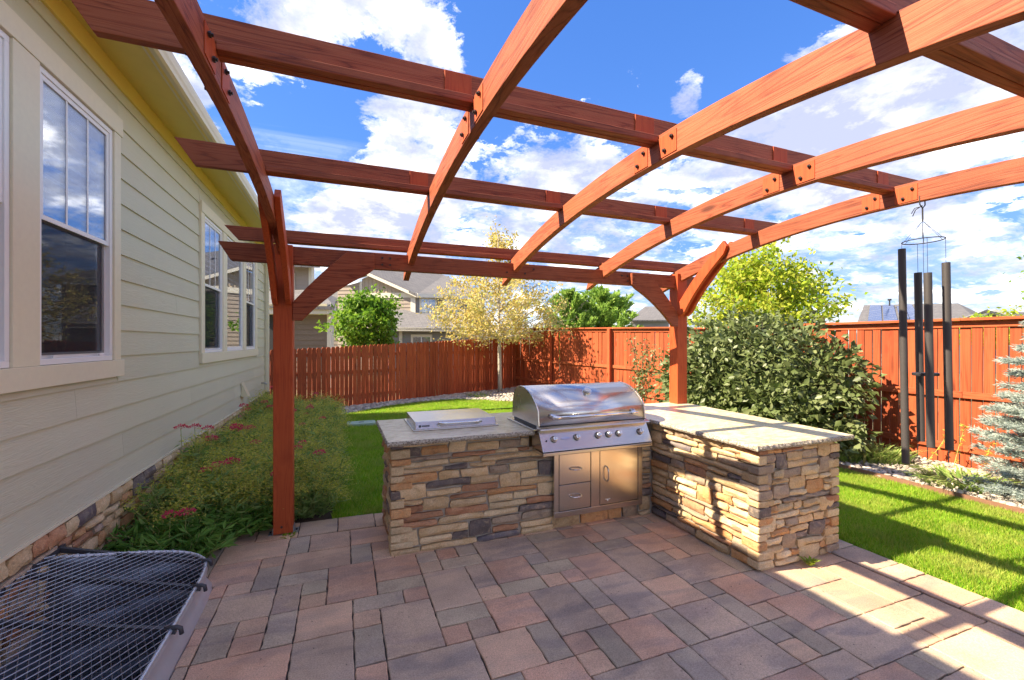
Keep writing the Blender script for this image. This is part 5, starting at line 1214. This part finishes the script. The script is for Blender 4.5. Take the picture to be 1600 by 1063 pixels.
# sage green house with a small gable
b0=P3(905,535,34); n4=thing('neighbour_house','sage green house with small gable and white-trimmed windows behind the fence','house',(b0.x,b0.y,0))
FD=Face(n4,874,34,924,34); pp=pf(FD,(874,540),(924,540),(924,479),(912,464),(896,479)); z1_=pp[2][1]
FD.laps([(0,0),(FD.L,0),(FD.L,z1_),(0,z1_)],M['greenwall'],.25); FD.poly('gable',M['greenwall'],[pp[4],pp[2],pp[3]],-.01,.2); FD.rect('wall',M['greenwall'],0,FD.L,-.2,z1_,.0,.2)
strip(FD,'rake_board',M['cream'],(893,480),(912,463),.22,-.4,.05); strip(FD,'rake_board',M['cream'],(912,463),(927,481),.22,-.4,.05)
a_=FD.loc(877,492);b_=FD.loc(887,512); FD.win(a_[0],b_[0],b_[1],a_[1],0)
for xa in (897,908): a_=FD.loc(xa,492);b_=FD.loc(xa+8,512); FD.win(a_[0],b_[0],b_[1],a_[1],0)
roofquad(n4,'roof',M['roof'],[P3(868,481,33.3),P3(893,480,33.3),P3(912,463,33.3),P3(898,462,40),P3(862,462,40)]); roofquad(n4,'roof',M['roof'],[P3(912,463,33.3),P3(927,481,33.3),P3(925,478,40),P3(898,462,40)])
b0=P3(1012,535,38); n5=thing('neighbour_house','pale grey pitched roof peeking between pine and right post','house',(b0.x,b0.y,0))
FE=Face(n5,985,38,1045,38); zt=FE.loc(1000,500)[1]; FE.laps([(0,0),(FE.L,0),(FE.L,zt),(0,zt)],M['greywall'],.3); roofquad(n5,'roof',M['roof'],[P3(983,500,37.4),P3(1047,500,37.4),P3(1026,479,44),P3(1008,479,44)])
# far houses over the right fence, one with solar panels
b0=P3(1440,535,30); n6=thing('neighbour_house','low grey-roofed house with blue solar panels above the right fence','house',(b0.x,b0.y,0))
FG=Face(n6,1350,30,1525,30); zt=FG.loc(1440,507)[1]; FG.rect('wall',M['taupe'],0,FG.L,-.2,zt,0,.2); FG.laps([(0,0),(FG.L,0),(FG.L,zt),(0,zt)],M['taupe'],.3)
e0,e1,r0,r1=P3(1338,507,29.3),P3(1535,507,29.3),P3(1350,477,36),P3(1497,474,36)
roofquad(n6,'roof',M['roof'],[e0,e1,r1,r0]); roofquad(n6,'roof_hip',M['roof'],[e1,P3(1552,500,35.5),r1])
nr=(e1-e0).cross(r0-e0).normalized(); nr=nr if nr.z>0 else -nr
def onroof(a,b): return (e0.lerp(e1,a)).lerp(r0.lerp(r1,a),b)+nr*.08
for k,(a,b) in enumerate(((.085,.20),(.215,.33),(.35,.43),(.44,.52))):
    V=[onroof(a+.04*0,.08),onroof(b,.08),onroof(b-.02,.93),onroof(a-.02,.93)]
    if k==2: V=[onroof(a,.2),onroof(b,.2),onroof(b-.01,.85),onroof(a-.01,.85)]
    roofquad(n6,'solar_panel',M['solar'],V,.05)
p=P3(1390,478,34.5)-n6.location; G().tube([p,p+Vector((0,0,.55))],.05,8).tube([p+Vector((0,0,.42)),p+Vector((0,0,.55))],.13,8).obj('roof_vent',M['blackmetal'],n6)
b0=P3(1543,535,24); n7=thing('neighbour_house','small white-trimmed gable just above the right fence left of the spruce','house',(b0.x,b0.y,0))
FH=Face(n7,1495,24,1590,24); q=pf(FH,(1500,500),(1586,500),(1543,485)); FH.poly('gable',M['greywall'],q,-.0,.2); FH.rect('wall',M['greywall'],0,FH.L,-.2,q[0][1]-.001,0,.2)
strip(FH,'rake_board',M['cream'],(1497,501),(1543,484),.14,-.4,.0); strip(FH,'rake_board',M['cream'],(1543,484),(1590,501),.14,-.4,.0)
roofquad(n7,'roof',M['roof'],[P3(1497,500.5,23.5),P3(1543,483.6,23.5),P3(1541,484,33),P3(1505,497,33)]); roofquad(n7,'roof',M['roof'],[P3(1543,483.6,23.5),P3(1590,500.5,23.5),P3(1580,497,33),P3(1541,484,33)])
b0=P3(1600,535,32); n8=thing('neighbour_house','dark-roofed gable at the far right edge above the spruce','house',(b0.x,b0.y,0))
FI=Face(n8,1565,32,1680,32); q=pf(FI,(1566,500),(1600,488),(1680,500)); FI.poly('gable',M['greywall'],[q[0],q[2],q[1]],0,.2); FI.rect('wall',M['greywall'],0,FI.L,-.2,q[0][1]-.001,0,.2)
strip(FI,'rake_board',M['cream'],(1566,500),(1584,488),.16,-.4,.0); roofquad(n8,'roof',M['roof'],[P3(1584,487.5,31.4),P3(1690,489,31.4),P3(1690,500,31),P3(1572,500,31)])
bpy.context.view_layer.update()
